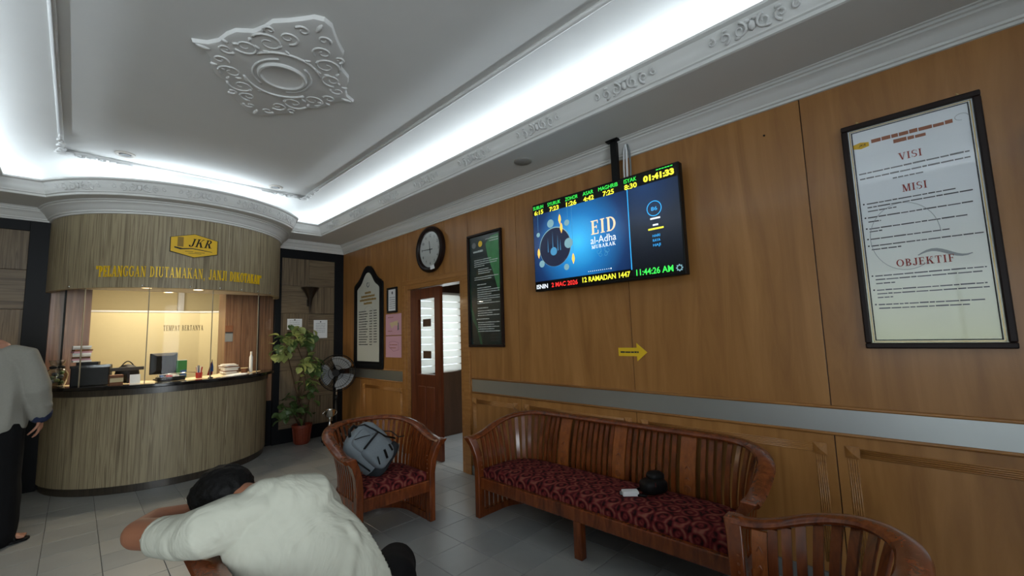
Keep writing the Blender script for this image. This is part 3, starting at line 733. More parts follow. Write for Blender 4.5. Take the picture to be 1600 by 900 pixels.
# crown mouldings on the walls
def crown(path, name, parent, prof=None):
    prof = prof or [(0, 2.725), (.012, 2.727), (.014, 2.74), (.024, 2.744), (.026, 2.757), (.034, 2.762), (.05, 2.79), (.075, 2.812), (.082, 2.815), (.084, 2.826), (.096, 2.83), (.098, 2.842), (.11, 2.845), (.112, 2.85)]
    n = len(path); rings = []
    for i in range(n):
        p = Vector(path[i]); d0 = (Vector(path[i])-Vector(path[i-1])).normalized() if i else None
        d1 = (Vector(path[i+1])-Vector(path[i])).normalized() if i < n-1 else None
        d0 = d0 or d1; d1 = d1 or d0
        a = Vector((-d0.y, d0.x)); bb = Vector((-d1.y, d1.x)); m_ = a+bb; m_ = m_/m_.length_squared*2
        rings.append([(p.x+m_.x*o, p.y+m_.y*o, z) for o, z in prof])
    o = MB().loft(rings, closed=False, cap=False).build(name, 'plaster', None, smooth='auto'); return struct(o)
crown([(WX, YF), (WX, YB-.012), (1.90, YB-.012)], 'trim_1', None)
crown([(-.22, YB-.012), (XL, YB-.012), (XL, YF)], 'trim_2', None)
# thin architectural glass: clear with a faint fresnel sheen
def thin_glass(name, tint, k):
    m, nt, b = new_mat(name); nt.nodes.remove(b)
    tr = nt.nodes.new('ShaderNodeBsdfTransparent'); tr.inputs[0].default_value = tint
    gl = nt.nodes.new('ShaderNodeBsdfGlossy'); gl.inputs['Roughness'].default_value = .02
    lw_ = nt.nodes.new('ShaderNodeLayerWeight'); lw_.inputs[0].default_value = .5
    pw = nt.nodes.new('ShaderNodeMath'); pw.operation = 'POWER'; pw.inputs[1].default_value = 4; nt.links.new(lw_.outputs['Facing'], pw.inputs[0])
    mu = nt.nodes.new('ShaderNodeMath'); mu.operation = 'MULTIPLY_ADD'; mu.inputs[1].default_value = k*.9; mu.inputs[2].default_value = k*.035; nt.links.new(pw.outputs[0], mu.inputs[0])
    ms = nt.nodes.new('ShaderNodeMixShader'); nt.links.new(mu.outputs[0], ms.inputs[0]); nt.links.new(tr.outputs[0], ms.inputs[1]); nt.links.new(gl.outputs[0], ms.inputs[2])
    nt.links.new(ms.outputs[0], nt.nodes['Material Output'].inputs[0])
thin_glass('glass', (.96, .97, .965, 1), .14)
thin_glass('frame_glass', (1, 1, 1, 1), .6)
for o in bpy.data.objects:
    if o.name.split('.')[0] == 'pane' and o.type == 'MESH':
        o.data.materials.clear(); o.data.materials.append(MATS['glass'])
# ---------------------------------------------------------------- reception desk
def cyl(a, R, z): return Vector((CX+R*math.sin(a), CY-R*math.cos(a), z))
def arc_shell(R0, R1, z0, z1, d0, d1, n=40):
    mb = MB(); rings = []
    for k in range(n+1):
        a = math.radians(d0+(d1-d0)*k/n)
        rings.append([cyl(a, R0, z0), cyl(a, R1, z0), cyl(a, R1, z1), cyl(a, R0, z1)])
    mb.loft(rings); return mb
desk = thing('reception_counter', 'curved reception counter clad in streaky brown laminate with black stone top', 'counter', (CX-.04, CY+.05, 0))
def dk(mb, nm, m_, par=None, **k):
    return mb.build(nm, m_, par or desk, M=T(-CX, -CY, 0), **k)
# the laminate is mapped from the desk centre, so this copy reads local coordinates
for nm in ('zebrano_arc',):
    for n in MATS[nm].node_tree.nodes:
        if n.type == 'VECT_MATH': n.inputs[1].default_value = (0, 0, 0)
def dkl(mb, nm, m_, par=None, **k):      # mesh moved to local coordinates about the desk centre
    mb.v = [(v[0]-CX, v[1]-CY, v[2]) for v in mb.v]
    return mb.build(nm, m_, par or desk, **k)
dkl(arc_shell(.94, 1.03, .075, .93, -82, 82, 56), 'front_cladding', 'zebrano_arc', smooth='auto')
dkl(arc_shell(.94, 1.012, 0, .075, -82, 82, 56), 'plinth', 'dark_strip', smooth='auto')
dkl(arc_shell(.94, 1.045, .93, .995, -82, 82, 56), 'apron_band', 'dark_strip', smooth='auto')
dkl(arc_shell(.96, 1.118, .995, 1.03, -83, 83, 56), 'stone_top', 'black_granite', smooth='auto', bevel=.006)
dkl(arc_shell(.50, .96, .99, 1.024, -80, 80, 40), 'desk_top', 'desk_beige', smooth='auto')
# header above the glass
hd = thing('reception_header', 'curved header clad in streaky brown laminate above the reception glass', 'bulkhead', (CX, CY, 1.985))
def hdl(mb, nm, m_, **k):
    mb.v = [(v[0]-CX, v[1]-CY, v[2]-1.985) for v in mb.v]; return mb.build(nm, m_, hd, **k)
hdl(arc_shell(1.045, 1.10, 1.985, 2.849, -86, 86, 60), 'curved_face', 'zebrano_arc', smooth='auto')
so = MB(); poly = [cyl(math.radians(-84+168*k/40), 1.046, 0) for k in range(41)]
so.prism([(p.x, p.y) for p in poly], 2.03, 2.05); hdl(so, 'soffit_board', 'office_trim')
hc = MB(); rings = []
cprof = [(0, 2.725), (.012, 2.727), (.014, 2.742), (.026, 2.746), (.028, 2.76), (.038, 2.765), (.055, 2.795), (.08, 2.818), (.088, 2.822), (.09, 2.835), (.105, 2.84), (.107, 2.85)]
for k in range(61):
    a = math.radians(-88+176*k/60); rings.append([cyl(a, 1.10+o, z) for o, z in cprof])
hc.loft(rings, closed=False, cap=False); hdl(hc, 'crown_moulding', 'plaster', smooth='auto')
for d in (-57, -22, -2, 12, 24, 36, 48):
    hdl(MB().sphere(cyl(math.radians(d), 1.10, 2.005), .011, 8), 'screw_cap', 'chrome', smooth=True)
for i, (x, y, lb) in enumerate(((.50, 5.97, 'glowing warm downlight under the header, leftmost of three'), (.955, 5.97, 'glowing warm downlight under the header, rightmost of three'), (.74, 6.40, 'glowing warm downlight under the header, middle one set further back'))):
    d_ = thing('booth_downlight', lb, 'downlight', (x, y, 2.03), 0, 'warm downlights under the reception header')
    MB().lathe([(.06, 0), (.06, -.006), (.046, -.01), (.046, -.001)], 24).build('trim_ring', 'office_trim', d_, smooth='auto')
    MB().lathe([(.045, -.003), (.03, -.006), (.001, -.007)], 20).build('lamp', glow('booth_lamp', (255, 214, 160), 9) if i == 0 else 'booth_lamp', d_, smooth=True)
    area('booth_light', (x, y, 2.015), (x, y, 0), .08, .08, 4.0, (1, .82, .58))
# glazing
gl = thing('reception_glass', 'frameless curved glass screen standing on the reception counter', 'glass screen', (CX, CY, 1.03))
sp_ = [-84, -52, -20, 10, 42, 84]
for a, bb in zip(sp_[:-1], sp_[1:]):
    g = arc_shell(1.024, 1.03, 1.031, 2.03, a+.15, bb-.15, 10); g.v = [(v[0]-CX, v[1]-CY, v[2]-1.03) for v in g.v]; g.build('pane', 'glass', gl, smooth='auto')
for a in sp_[1:-1]:
    g = arc_shell(1.022, 1.032, 1.031, 2.03, a-.15, a+.15, 1); g.v = [(v[0]-CX, v[1]-CY, v[2]-1.03) for v in g.v]; g.build('joint', mat('joint_grey', (128, 122, 108), .5) if a == sp_[1] else 'joint_grey', gl)
def cyl_letters(root_, s, d0, d1, R, z, cap, material, dz, C=(0, 0, 0)):
    tot = sum(glyph(c)[1] for c in s)+.12*(len(s)-1); arc = math.radians(d1-d0)*R; sx = arc/tot; u = 0
    for c in s:
        g, adv = glyph_mb(c, sx, cap, dz)
        if g.v:
            a = math.radians(d0)+(u+adv/2)/R
            M_ = Matrix(((math.cos(a), 0, math.sin(a), R*math.sin(a)), (math.sin(a), 0, -math.cos(a), -R*math.cos(a)), (0, 1, 0, z), (0, 0, 0, 1)))
            g.v = [(v[0]-adv/2, v[1], v[2]) for v in g.v]
            g.build('letter', material, root_, M=M_, fixn=False)
        u += adv+.12*sx
lt = thing('slogan_lettering', 'gold raised serif slogan lettering around the reception header', 'lettering', (CX, CY, 2.09))
cyl_letters(lt, '"PELANGGAN DIUTAMAKAN, JANJI DIKOTAKAN"', -42.5, 38, 1.10, 0, .108, 'gold_letter', .012)
lt2 = thing('glass_lettering', 'small gold serif lettering stuck on the reception glass', 'lettering', (CX, CY, 1.55))
cyl_letters(lt2, 'TEMPAT BERTANYA', -13, 5.5, 1.031, 0, .055, mat('glass_letter', (104, 84, 34), .5), .004)
# logo plate: flat on the header face
a = math.radians(-1.0); Rl = 1.10
lg = thing('logo_plate', 'yellow six sided logo plate with black lettering on the reception header', 'sign')
lg.matrix_world = Matrix(((math.cos(a), 0, math.sin(a), CX+Rl*math.sin(a)), (math.sin(a), 0, -math.cos(a), CY-Rl*math.cos(a)), (0, 1, 0, 2.438), (0, 0, 0, 1)))
hexo = [(-.205, -.075), (0, -.128), (.205, -.075), (.205, .075), (0, .128), (-.205, .075)]
MB().prism(hexo, -.03, .008).build('border', 'print_dark', lg); MB().prism([(x*.972, y*.96) for x, y in hexo], .0, .0095).build('plate', 'yellow', lg)
ini = serif_line('initials', 'JKR', 'black_plastic', lg, T(.045, -.012, .0098), .088, .2, shear=.28)
t_ = MB(); t_.prism([(-.145, -.02), (-.095, -.02), (-.095, .082), (-.145, .082)], .0098, .0104); t_.build('tower_mark', 'print_gold', lg)
t_ = MB()
t_.prism([(-.17, -.035), (-.12, -.05), (-.02, -.035), (.07, -.045), (.155, -.055), (.155, -.05), (.07, -.037), (-.02, -.026), (-.1, -.034), (-.17, -.022)], .0098, .0104)
for x0, x1, yy in ((-.08, -.01, -.066), (0, .09, -.07), (-.05, .06, -.084)): t_.prism([(x0, yy), (x1, yy), (x1, yy+.004), (x0, yy+.004)], .0098, .0104)
t_.build('road_mark', 'print_dark', lg)
# things on the counter and desk ------------------------------------
ZC = 1.03
mo = thing('desktop_monitor', 'black desktop monitor seen from behind the reception glass', 'monitor', (.70, 6.18, 1.0265), math.radians(12))
MB().loft([[(-.125, 0, .06), (.125, 0, .06), (.125, 0, .29), (-.125, 0, .29)], [(-.125, -.02, .06), (.125, -.02, .06), (.125, -.02, .29), (-.125, -.02, .29)], [(-.075, -.045, .1), (.075, -.045, .1), (.075, -.045, .26), (-.075, -.045, .26)]]).build('shell', 'black_plastic', mo, bevel=.004)
MB().box2((-.118, .001, .07), (.118, .004, .282)).build('screen', 'black_gloss', mo); MB().box2((-.03, -.05, .0), (.03, -.025, .16)).build('neck', 'black_plastic', mo); MB().lathe([(.09, 0), (.09, .008), (.03, .014)], 20, (0, -.02, 0)).build('foot', 'black_plastic', mo)
MB().box2((-.02, -.0225, .272), (.02, -.021, .282)).build('badge', 'chrome', mo)
pc = thing('black_equipment_box', 'wide black office machine at the left end of the desk', 'office machine', (.12, 6.1, 1.0265), math.radians(-8))
MB().box2((-.13, -.1, 0), (.15, .12, .20)).build('housing', 'black_plastic', pc, bevel=.008); MB().box2((-.135, -.108, .18), (.155, -.098, .205)).build('front_lip', 'black_gloss', pc); MB().box2((-.1, -.06, .2), (.06, .08, .235)).build('tray', 'black_plastic', pc, bevel=.004)
bx = thing('paper_stack', 'tall stack of papers and files on the black office machine', 'paper stack', (.05, 6.1, 1.264), math.radians(6))
for k in range(9):
    MB().box((random.uniform(-.006, .006), random.uniform(-.006, .006), .009+k*.018), (.13, .12, .0165), RZ(random.uniform(-.1, .1))).build('file', ['white_paper', 'pink_paper', 'brown_box', 'office_trim'][k % 4], bx)
ph_ = thing('document_holder', 'dark grey flat document holder raised over the desk beside the office machine', 'document holder', (.40, 5.985, 1.0265))
MB().box2((-.14, -.012, .13), (.12, .012, .165)).build('arm', mat('dark_grey', (50, 48, 44), .6), ph_, bevel=.004); MB().box2((-.01, -.01, 0), (.01, .01, .13)).build('support_post', 'black_plastic', ph_)

hb = thing('black_bag', 'slumped black bag on the desk beside a small brown box', 'bag', (.40, 6.14, 1.0265))
MB().sphere((0, 0, .09), (.1, .07, .1), 16).build('body', 'black_plastic', hb, smooth=True); MB().tube([(-.05+.1*k/10, 0, .17+.05*math.sin(PI*k/10)) for k in range(11)], .006, 6).build('handle', 'black_plastic', hb, smooth=True)
bb_ = thing('brown_box', 'small brown cardboard box on the desk under the grey document holder', 'box', (.30, 5.86, 1.0265), .1)
MB().box2((-.05, -.04, 0), (.05, .04, .1)).build('carton', 'brown_box', bb_, bevel=.002); MB().box2((-.05, -.0405, .03), (.05, -.0395, .07)).build('label_strip', 'desk_beige', bb_)
nc = thing('desk_notice', 'white folded card standing on the desk near the black bag', 'card', (.44, 5.82, 1.03))
MB().loft([[(-.04, -.03, 0), (.04, -.03, 0), (.04, -.028, 0), (-.04, -.028, 0)], [(-.04, 0, .09), (.04, 0, .09), (.04, .002, .09), (-.04, .002, .09)]]).build('front_leaf', 'white_paper', nc); MB().loft([[(-.04, .03, 0), (.04, .03, 0), (.04, .028, 0), (-.04, .028, 0)], [(-.04, 0, .09), (.04, 0, .09), (.04, .002, .09), (-.04, .002, .09)]]).build('rear_leaf', 'pink_item', nc)
gf = thing('green_folder', 'green upright file folder beside the desktop monitor', 'folder', (.86, 6.14, 1.0265), math.radians(14))
MB().box2((-.045, -.02, 0), (.045, .02, .2)).build('cover', 'green_folder', gf, bevel=.003); MB().box2((-.043, -.016, .197), (.043, .016, .203)).build('pages', 'white_paper', gf); MB().box2((-.02, -.0215, .02), (.04, -.0205, .09)).build('spine_label', 'blue_item', gf)
ty = thing('pen_tray', 'black desk organiser tray filled with clips in front of the monitor', 'organiser', (.74, 5.86, 1.0265), math.radians(4))
MB().box2((-.13, -.05, 0), (.11, .05, .045)).build('tray', 'black_plastic', ty, bevel=.008); MB().tube([(-.13, -.045, .05), (-.12, -.045, .07), (.12, -.045, .075), (.2, -.045, .07)], .005, 6).build('wire_rail', 'chrome', ty, smooth=True)
for k in range(6): MB().box((-.09+.033*k, .0, .053), (.024, .05, .018), RZ(k)).build('clip_box', ['blue_item', 'red_item', 'white_paper'][k % 3], ty)
pc2 = thing('pen_cup', 'cup holding red and white pens on the desk', 'pen cup', (.99, 5.93, 1.0265))
MB().lathe([(.03, 0), (.033, .06), (.03, .06), (.028, .006), (.001, .006)], 16).build('cup', 'red_item', pc2, smooth='auto')
for k in range(7):
    a = k*.9; MB().tube([(.012*math.cos(a), .012*math.sin(a), .01), (.03*math.cos(a), .03*math.sin(a), .12+.01*(k % 3))], .0035, 6).build('pen', ['red_item', 'white_paper', 'blue_item'][k % 3], pc2)
fg = thing('desk_flag', 'small drooping striped flag on a desk stand', 'flag', (1.06, 5.72, ZC))
MB().lathe([(.025, 0), (.025, .006), (.006, .012)], 14).build('base', 'black_plastic', fg); MB().tube([(0, 0, .0), (.008, 0, .2)], .003, 6).build('pole', 'black_plastic', fg)
MB().loft([[(.008, -.002, .19), (.008, .002, .19)], [(-.01, -.01, .14), (.02, .012, .14)], [(-.03, -.014, .06), (.022, .016, .06)], [(-.035, -.01, .03), (.015, .012, .03)]], closed=False, cap=False).build('cloth', 'red_item', fg); MB().loft([[(.009, -.004, .19), (.009, -.006, .19)], [(0, -.014, .12), (.024, .006, .12)], [(-.012, -.018, .07), (.026, .008, .07)]], closed=False, cap=False).build('canton', 'blue_item', fg)
ps = thing('document_pile', 'pile of loose documents at the right end of the desk', 'paper pile', (1.33, 6.18, 1.0245), .1)
for k in range(10): MB().box((random.uniform(-.012, .012), random.uniform(-.01, .01), .006+k*.0125), (.14, .19, .011), RZ(random.uniform(-.2, .2))).build('document', ['white_paper', 'office_trim', 'white_paper', 'brown_box'][k % 4], ps)
sp2 = thing('open_papers', 'flat white sheets lying on the black stone counter top', 'papers', (1.36, 5.86, ZC), .5)
for k in range(3): MB().box((.05*k-.05, .02*k, .002+.003*k), (.2, .13, .0025), RZ(.15*k)).build('sheet', 'white_paper', sp2)
cu_ = thing('brown_cup', 'small brown tub on the desk beside the document pile', 'tub', (1.50, 6.2, 1.0265))
MB().lathe([(.033, 0), (.04, .06), (.036, .06), (.03, .008), (.001, .008)], 18).build('bowl', 'brown_box', cu_, smooth='auto'); MB().lathe([(.041, .056), (.042, .064), (.036, .064)], 18).build('rim', 'desk_beige', cu_, smooth='auto')
bo = thing('white_bottle', 'tall slim white bottle at the right end of the desk', 'bottle', (1.57, 6.2, 1.0265))
MB().lathe([(.018, 0), (.02, .01), (.02, .19), (.012, .215), (.012, .225)], 16).build('body', 'white_paper', bo, smooth='auto'); MB().lathe([(.013, .22), (.013, .26), (.002, .262)], 14).build('cap', 'office_trim', bo, smooth='auto')
sw = thing('wall_calendar', 'small calendar hanging on the right jamb of the reception opening', 'calendar'); sw.matrix_world = wallB(1.40, YB+.034, 1.54)
MB().box2((-.04, -.12, 0), (.045, .0, .004)).build('date_page', 'grey_plastic', sw); MB().box2((-.04, .0, 0), (.045, .09, .005)).build('picture', 'brown_box', sw); MB().box2((-.04, -.01, .004), (.045, .006, .008)).build('binding', 'print_dark', sw)
# wrapped bouquet at the left end
bq = thing('wrapped_bouquet', 'clear wrapped gift basket with dark bow on the counter by the black post', 'gift basket', (-.115, 6.26, ZC))
MB().lathe([(.055, 0), (.075, .05), (.085, .12), (.06, .17), (.02, .19), (.05, .22), (.06, .26)], 18).build('wrap', thin_glass('wrap_film', (.8, .83, .82, 1), 2.5) or 'wrap_film', bq, smooth=True)
for k in range(9):
    a = k*2.4; MB().sphere((.035*math.cos(a), .035*math.sin(a), .04+.012*k), (.022, .022, .02), 8).build('packet', ['leaf', 'grey_plastic', 'leaf_pale', 'bag_dark'][k % 4], bq, smooth=True)
for s in (-1, 1): MB().sphere((s*.028, -.02, .19), (.03, .012, .018), 10).build('bow_loop', 'black_plastic', bq, smooth=True)

# ---------------------------------------------------------------- television
TW, TH = 1.32, .77
tv = thing('television', 'wall mounted television showing a blue greeting with prayer times', 'television')
tv.matrix_world = wallR(2.81, 1.78, 2.15)
MB().box2((-TW/2, -TH/2, -.03), (TW/2, TH/2, .028)).build('housing', 'black_plastic', tv, bevel=.006)
MB().box2((-TW/2+.008, -TH/2+.016, .027), (TW/2-.008, TH/2-.008, .0295)).build('screen', 'black_gloss', tv)
MB().box2((-.35, -.25, -.07), (.35, .25, -.03)).build('rear_bulge', 'black_plastic', tv)
def U(u): return (u-.5)*TW
def V(v): return (v-.5)*TH
def gradient_mat(name, stops, s, cu=(0, 0), sc_=1.0, mode='SPHERICAL'):
    m, nt, b = new_mat(name); b.inputs['Base Color'].default_value = (.005, .005, .006, 1); b.inputs['Roughness'].default_value = .22
    tc = nt.nodes.new('ShaderNodeTexCoord'); mp = nt.nodes.new('ShaderNodeMapping'); mp.inputs['Location'].default_value = (-cu[0]*sc_, -cu[1]*sc_, 0); mp.inputs['Scale'].default_value = (sc_, sc_*(1.0 if mode == 'SPHERICAL' else 1), 0)
    g = nt.nodes.new('ShaderNodeTexGradient'); g.gradient_type = mode; nt.links.new(tc.outputs['Object'], mp.inputs[0]); nt.links.new(mp.outputs[0], g.inputs[0])
    r = ramp(nt, stops); nt.links.new(g.outputs['Fac'], r.inputs['Fac']); nt.links.new(r.outputs['Color'], b.inputs['Emission Color']); b.inputs['Emission Strength'].default_value = s
    return name
gradient_mat('tv_blue', [(0, (3, 14, 34)), (.3, (6, 34, 72)), (.62, (14, 86, 140)), (1, (40, 146, 196))], 1.1, (U(.36), V(.47)), 1/.62)
gradient_mat('tv_side', [(0, (4, 7, 14)), (.5, (14, 24, 40)), (1, (24, 52, 92))], .7, (U(.8), V(.87)), 1/.62)
MB().box2((U(.006), V(.11), .0296), (U(.704), V(.872), .0300)).build('picture_area', 'tv_blue', tv)
MB().box2((U(.709), V(.04), .0296), (U(.992), V(.872), .0300)).build('side_panel', 'tv_side', tv)
glow('tv_cyan', (40, 150, 215), .9); glow('tv_green', (48, 205, 70), 1.0); glow('tv_yellow', (226, 224, 52), .9); glow('tv_red', (214, 40, 36), .9); glow('tv_white', (206, 214, 220), .85); glow('tv_gold', (226, 196, 160), .8)
glow('tv_navy', (10, 18, 44), .8); glow('tv_ball', (110, 150, 160), .7); glow('tv_lamp', (240, 170, 70), 1.0); glow('tv_pale', (60, 130, 170), .7)
MB().box2((U(.703), V(.10), .0300), (U(.708), V(.872), .0304)).build('divider_line', 'tv_cyan', tv)
def tvt(s, u0, u1, v, hh, m_, nm='screen_text', bold=.0):
    return text(nm, s, m_, tv, T(U((u0+u1)/2), V(v)-hh*TH*.35, .0306), hh*TH*1.02, (u1-u0)*TW, 0, bold)
for s, u0, u1 in (('SUBUH', .01, .097), ('SYURUK', .134, .24), ('ZOHOR', .278, .373), ('ASAR', .411, .486), ('MAGHRIB', .522, .65), ('ISYAK', .689, .766)): tvt(s, u0, u1, .955, .055, 'tv_green')
for s, u0, u1 in (('6:15', .019, .095), ('7:23', .148, .224), ('1:26', .283, .362), ('4:42', .413, .488), ('7:25', .55, .623), ('8:30', .69, .766)): tvt(s, u0, u1, .896, .066, 'tv_yellow', bold=.0012)
tvt('01:41:33', .805, .975, .922, .072, 'tv_yellow', bold=.003)
wb = MB()
for k in range(6): wb.box2((U(.88+.0155*k), V(.972), .0304), (U(.88+.0155*k+.012), V(.980), .0308))
wb.build('screen_text', 'tv_green', tv)
tvt('ISNIN', .016, .11, .052, .066, 'tv_white', bold=.001); tvt('2 MAC 2026', .141, .343, .054, .066, 'tv_red', bold=.001); tvt('12 RAMADAN 1447', .379, .694, .064, .07, 'tv_yellow', bold=.001); tvt('11:44:26 AM', .731, .936, .066, .078, 'tv_green', bold=.001)
serif_line('greeting', 'EID', 'tv_gold', tv, T(U(.541), V(.51), .0304), .142*TH, .172*TW)
text('greeting', 'al-Adha', 'tv_white', tv, T(U(.536), V(.415), .0304), .105*TH, .17*TW)
serif_line('greeting', 'MUBARAK', 'tv_white', tv, T(U(.535), V(.365), .0304), .036*TH, .16*TW)
fl_ = MB()
for s in (-1, 1):
    scroll(fl_, (U(.532)+s*.04, V(.33)), .03, 1.1, s, PI/2, .0022, M=T(0, 0, .031)); scroll(fl_, (U(.532)+s*.02, V(.295)), .022, 1.1, -s, PI/2, .002, M=T(0, 0, .031))
fl_.build('flourish', 'tv_pale', tv)['kind'] = 'stuff'
fl_ = MB()
for k in range(12): fl_.lathe([(.0035 if k < 11 else .006, 0), (.0034 if k < 11 else .0058, .0006)], 10, (U(.426+.0137*k), V(.142), .0302))
fl_.build('page_dots', 'tv_white', tv)['kind'] = 'stuff'
MB().lathe([(.168, 0), (.166, .0003)], 44, (U(.18), V(.47), .0301)).build('moon_rim', 'tv_ball', tv); MB().lathe([(.163, .0004), (.162, .0007)], 44, (U(.18), V(.465), .0301)).build('moon_disc', 'tv_navy', tv)
dm = MB(); dm.lathe([(.035, 0), (.034, .0005)], 20, (U(.17), V(.42), .0308)); 
for x, h_ in ((.125, .12), (.165, .17), (.205, .13), (.225, .09)): dm.prism([(U(x)-.004, V(.42)), (U(x)+.004, V(.42)), (U(x), V(.42)+h_)], .0308, .0312)
dm.build('mosque_silhouette', 'tv_pale', tv)
for i, (u, v, r_) in enumerate(((.152, .735, .036), (.282, .70, .026), (.289, .478, .042), (.046, .639, .02), (.266, .226, .026), (.069, .303, .03))):
    bl_ = MB().lathe([(r_, 0), (r_*.9, .0008), (r_*.5, .0016)], 22, (U(u), V(v), .031)).build('lace_ball', 'tv_ball', tv)
for u, v in ((.238, .652), (.32, .296), (.045, .42), (.228, .75)):
    MB().prism([(U(u)-.014, V(v)), (U(u), V(v)-.04), (U(u)+.014, V(v)), (U(u)+.01, V(v)+.03), (U(u), V(v)+.05), (U(u)-.01, V(v)+.03)], .031, .0318).build('lantern', 'tv_lamp', tv)
ln = MB()
for u, v in ((.228, .8), (.32, .38), (.046, .68), (.289, .53)): ln.box2((U(u)-.0012, V(v), .0302), (U(u)+.0012, V(.872), .0305))
ln.build('hanging_threads', 'tv_pale', tv)['kind'] = 'stuff'
rg = MB(); rg.tube([(U(.855)+.052*math.cos(2*PI*k/36), V(.63)+.052*math.sin(2*PI*k/36), .0306) for k in range(36)], .003, 6, closed=True, flat=.3); rg.build('gauge_ring', 'tv_cyan', tv)
tvt('86', .838, .872, .628, .05, 'tv_cyan')
wb = MB()
for x0, x1, v in ((.83, .885, .538), (.842, .872, .478)): wb.box2((U(x0), V(v)-.006, .0304), (U(x1), V(v)+.006, .0308))
wb.build('screen_text', 'tv_white', tv); wb = MB(); wb.box2((U(.815), V(.443)-.006, .0304), (U(.9), V(.443)+.006, .0308)); wb.build('screen_text', 'tv_yellow', tv)
for s, v in (('HARI', .38), ('RAYA', .338), ('HAJI', .295)): tvt(s, .837, .878, v, .034, 'tv_cyan')
ge = MB()
for k in range(8): ge.box((U(.968)+.02*math.cos(k*PI/4), V(.062)+.02*math.sin(k*PI/4), .0306), (.008, .008, .0006), None)
ge.tube([(U(.968)+.016*math.cos(2*PI*k/20), V(.062)+.016*math.sin(2*PI*k/20), .0306) for k in range(20)], .003, 6, closed=True, flat=.3); ge.build('gear_icon', 'tv_ball', tv)['kind'] = 'stuff'
br = thing('television_bracket', 'black ceiling drop bracket holding the television', 'bracket', (2.80, 1.605, ZS))
MB().box2((-.02, -.025, -.36), (.02, .025, 0)).build('drop_post', 'black_plastic', br, bevel=.004); MB().box2((-.04, -.05, -.012), (.04, .05, 0)).build('ceiling_plate', 'black_plastic', br); MB().box2((.0, -.12, -.42), (.035, .12, -.34)).build('hanger', 'black_plastic', br)
cb_ = thing('television_cables', 'white and grey cables dropping from the ceiling behind the television', 'cables', (2.84, 1.53, ZS-.02))
for k, (dy, r_, m_) in enumerate(((.0, .009, 'white_paper'), (-.025, .007, 'grey_plastic'), (.022, .006, 'white_paper'))):
    MB().tube([(0, dy*.3, 0), (.005, dy, -.08), (0, dy*1.2, -.2), (-.005, dy, -.38)], r_, 8).build('cable', m_, cb_, smooth=True)

# ---------------------------------------------------------------- wall pictures and signs
def frame(root_, w_, h_, bw_, dp, m_):
    for lo, hi in (((-w_/2, -h_/2), (w_/2, -h_/2+bw_)), ((-w_/2, h_/2-bw_), (w_/2, h_/2)), ((-w_/2, -h_/2+bw_), (-w_/2+bw_, h_/2-bw_)), ((w_/2-bw_, -h_/2+bw_), (w_/2, h_/2-bw_))):
        MB().box2((lo[0], lo[1], 0), (hi[0], hi[1], dp)).build('frame_bar', m_, root_, bevel=.006)
def word_rows(root_, m_, rows, hgt=.007, z=.0, name='small_print'):
    mb = MB()
    for x0, x1, y in rows:
        x = x0
        while x < x1-.004:
            wd = min(random.uniform(.014, .05), x1-x); mb.box2((x, y, z), (x+wd, y+hgt*random.uniform(.75, 1.0), z+.0006)); x += wd+.0035
    o = mb.build(name, m_, root_); o['kind'] = 'stuff'; return o
po = thing('vision_poster', 'large framed white poster with red VISI, MISI and OBJEKTIF headings', 'poster'); po.matrix_world = wallR(WX-.004, .003, 1.876)
frame(po, .518, 1.192, .028, .034, 'dark_frame')
pb = MB(); pb.box2((-.235, -.57, .004), (.235, .57, .012)); 
m, nt, b = new_mat('poster_sheet'); v = mapping(nt, (1, 1, 1)); sp_ = nt.nodes.new('ShaderNodeSeparateXYZ'); nt.links.new(v, sp_.inputs[0]); mr = nt.nodes.new('ShaderNodeMapRange'); mr.inputs[1].default_value = -.57; mr.inputs[2].default_value = .2; nt.links.new(sp_.outputs['Y'], mr.inputs[0])
r = ramp(nt, [(0, (236, 238, 198)), (.5, (236, 240, 234)), (1, (230, 236, 242))]); nt.links.new(mr.outputs[0], r.inputs['Fac']); nt.links.new(r.outputs['Color'], b.inputs['Base Color']); b.inputs['Roughness'].default_value = .28
pb.build('sheet', 'poster_sheet', po)
for s in (0, 1):
    ln = MB(); w_, h_ = (.452-.016*s, 1.128-.016*s)
    for lo, hi in (((-w_/2, -h_/2), (w_/2, -h_/2+.004)), ((-w_/2, h_/2-.004), (w_/2, h_/2)), ((-w_/2, -h_/2), (-w_/2+.004, h_/2)), ((w_/2-.004, -h_/2), (w_/2, h_/2))): ln.box2((lo[0], lo[1], .012), (hi[0], hi[1], .0135+.001*s))
    ln.build('border_line', ['gold_line', 'print_dark'][s], po)
def pz(z): return z-1.876
ZP_ = .0125
serif_line('heading', 'VISI', 'print_red', po, T(0, pz(2.228), ZP_), .036, .085); serif_line('heading', 'MISI', 'print_red', po, T(0, pz(2.063), ZP_), .037, .09); serif_line('heading', 'OBJEKTIF', 'print_red', po, T(0, pz(1.688), ZP_), .036, .205)
word_rows(po, 'print_brown', [(-.14, .16, pz(2.352)), (-.055, .068, pz(2.322))], .02, ZP_, 'poster_title')
word_rows(po, 'print_grey', [(-.205, .2, pz(2.195)), (-.203, .2, pz(2.167)), (-.075, .045, pz(2.140))], .008, ZP_)
rows = [(-.188, .138, 2.03), (-.187, .192, 2.01), (-.187, -.075, 1.99), (-.19, .187, 1.956), (-.19, -.14, 1.934), (-.19, .17, 1.897), (-.19, -.14, 1.882), (-.19, .1, 1.842), (-.19, .206, 1.806), (-.19, -.076, 1.787), (-.189, .2, 1.648), (-.189, .19, 1.629), (-.189, -.11, 1.609), (-.189, .195, 1.575), (-.189, .2, 1.556), (-.189, -.13, 1.537), (-.189, .18, 1.5), (-.189, .136, 1.481)]
word_rows(po, mat('print_mid', (84, 86, 90), .8), [(a, bb, pz(z)) for a, bb, z in rows], .0062, ZP_)
bu = MB()
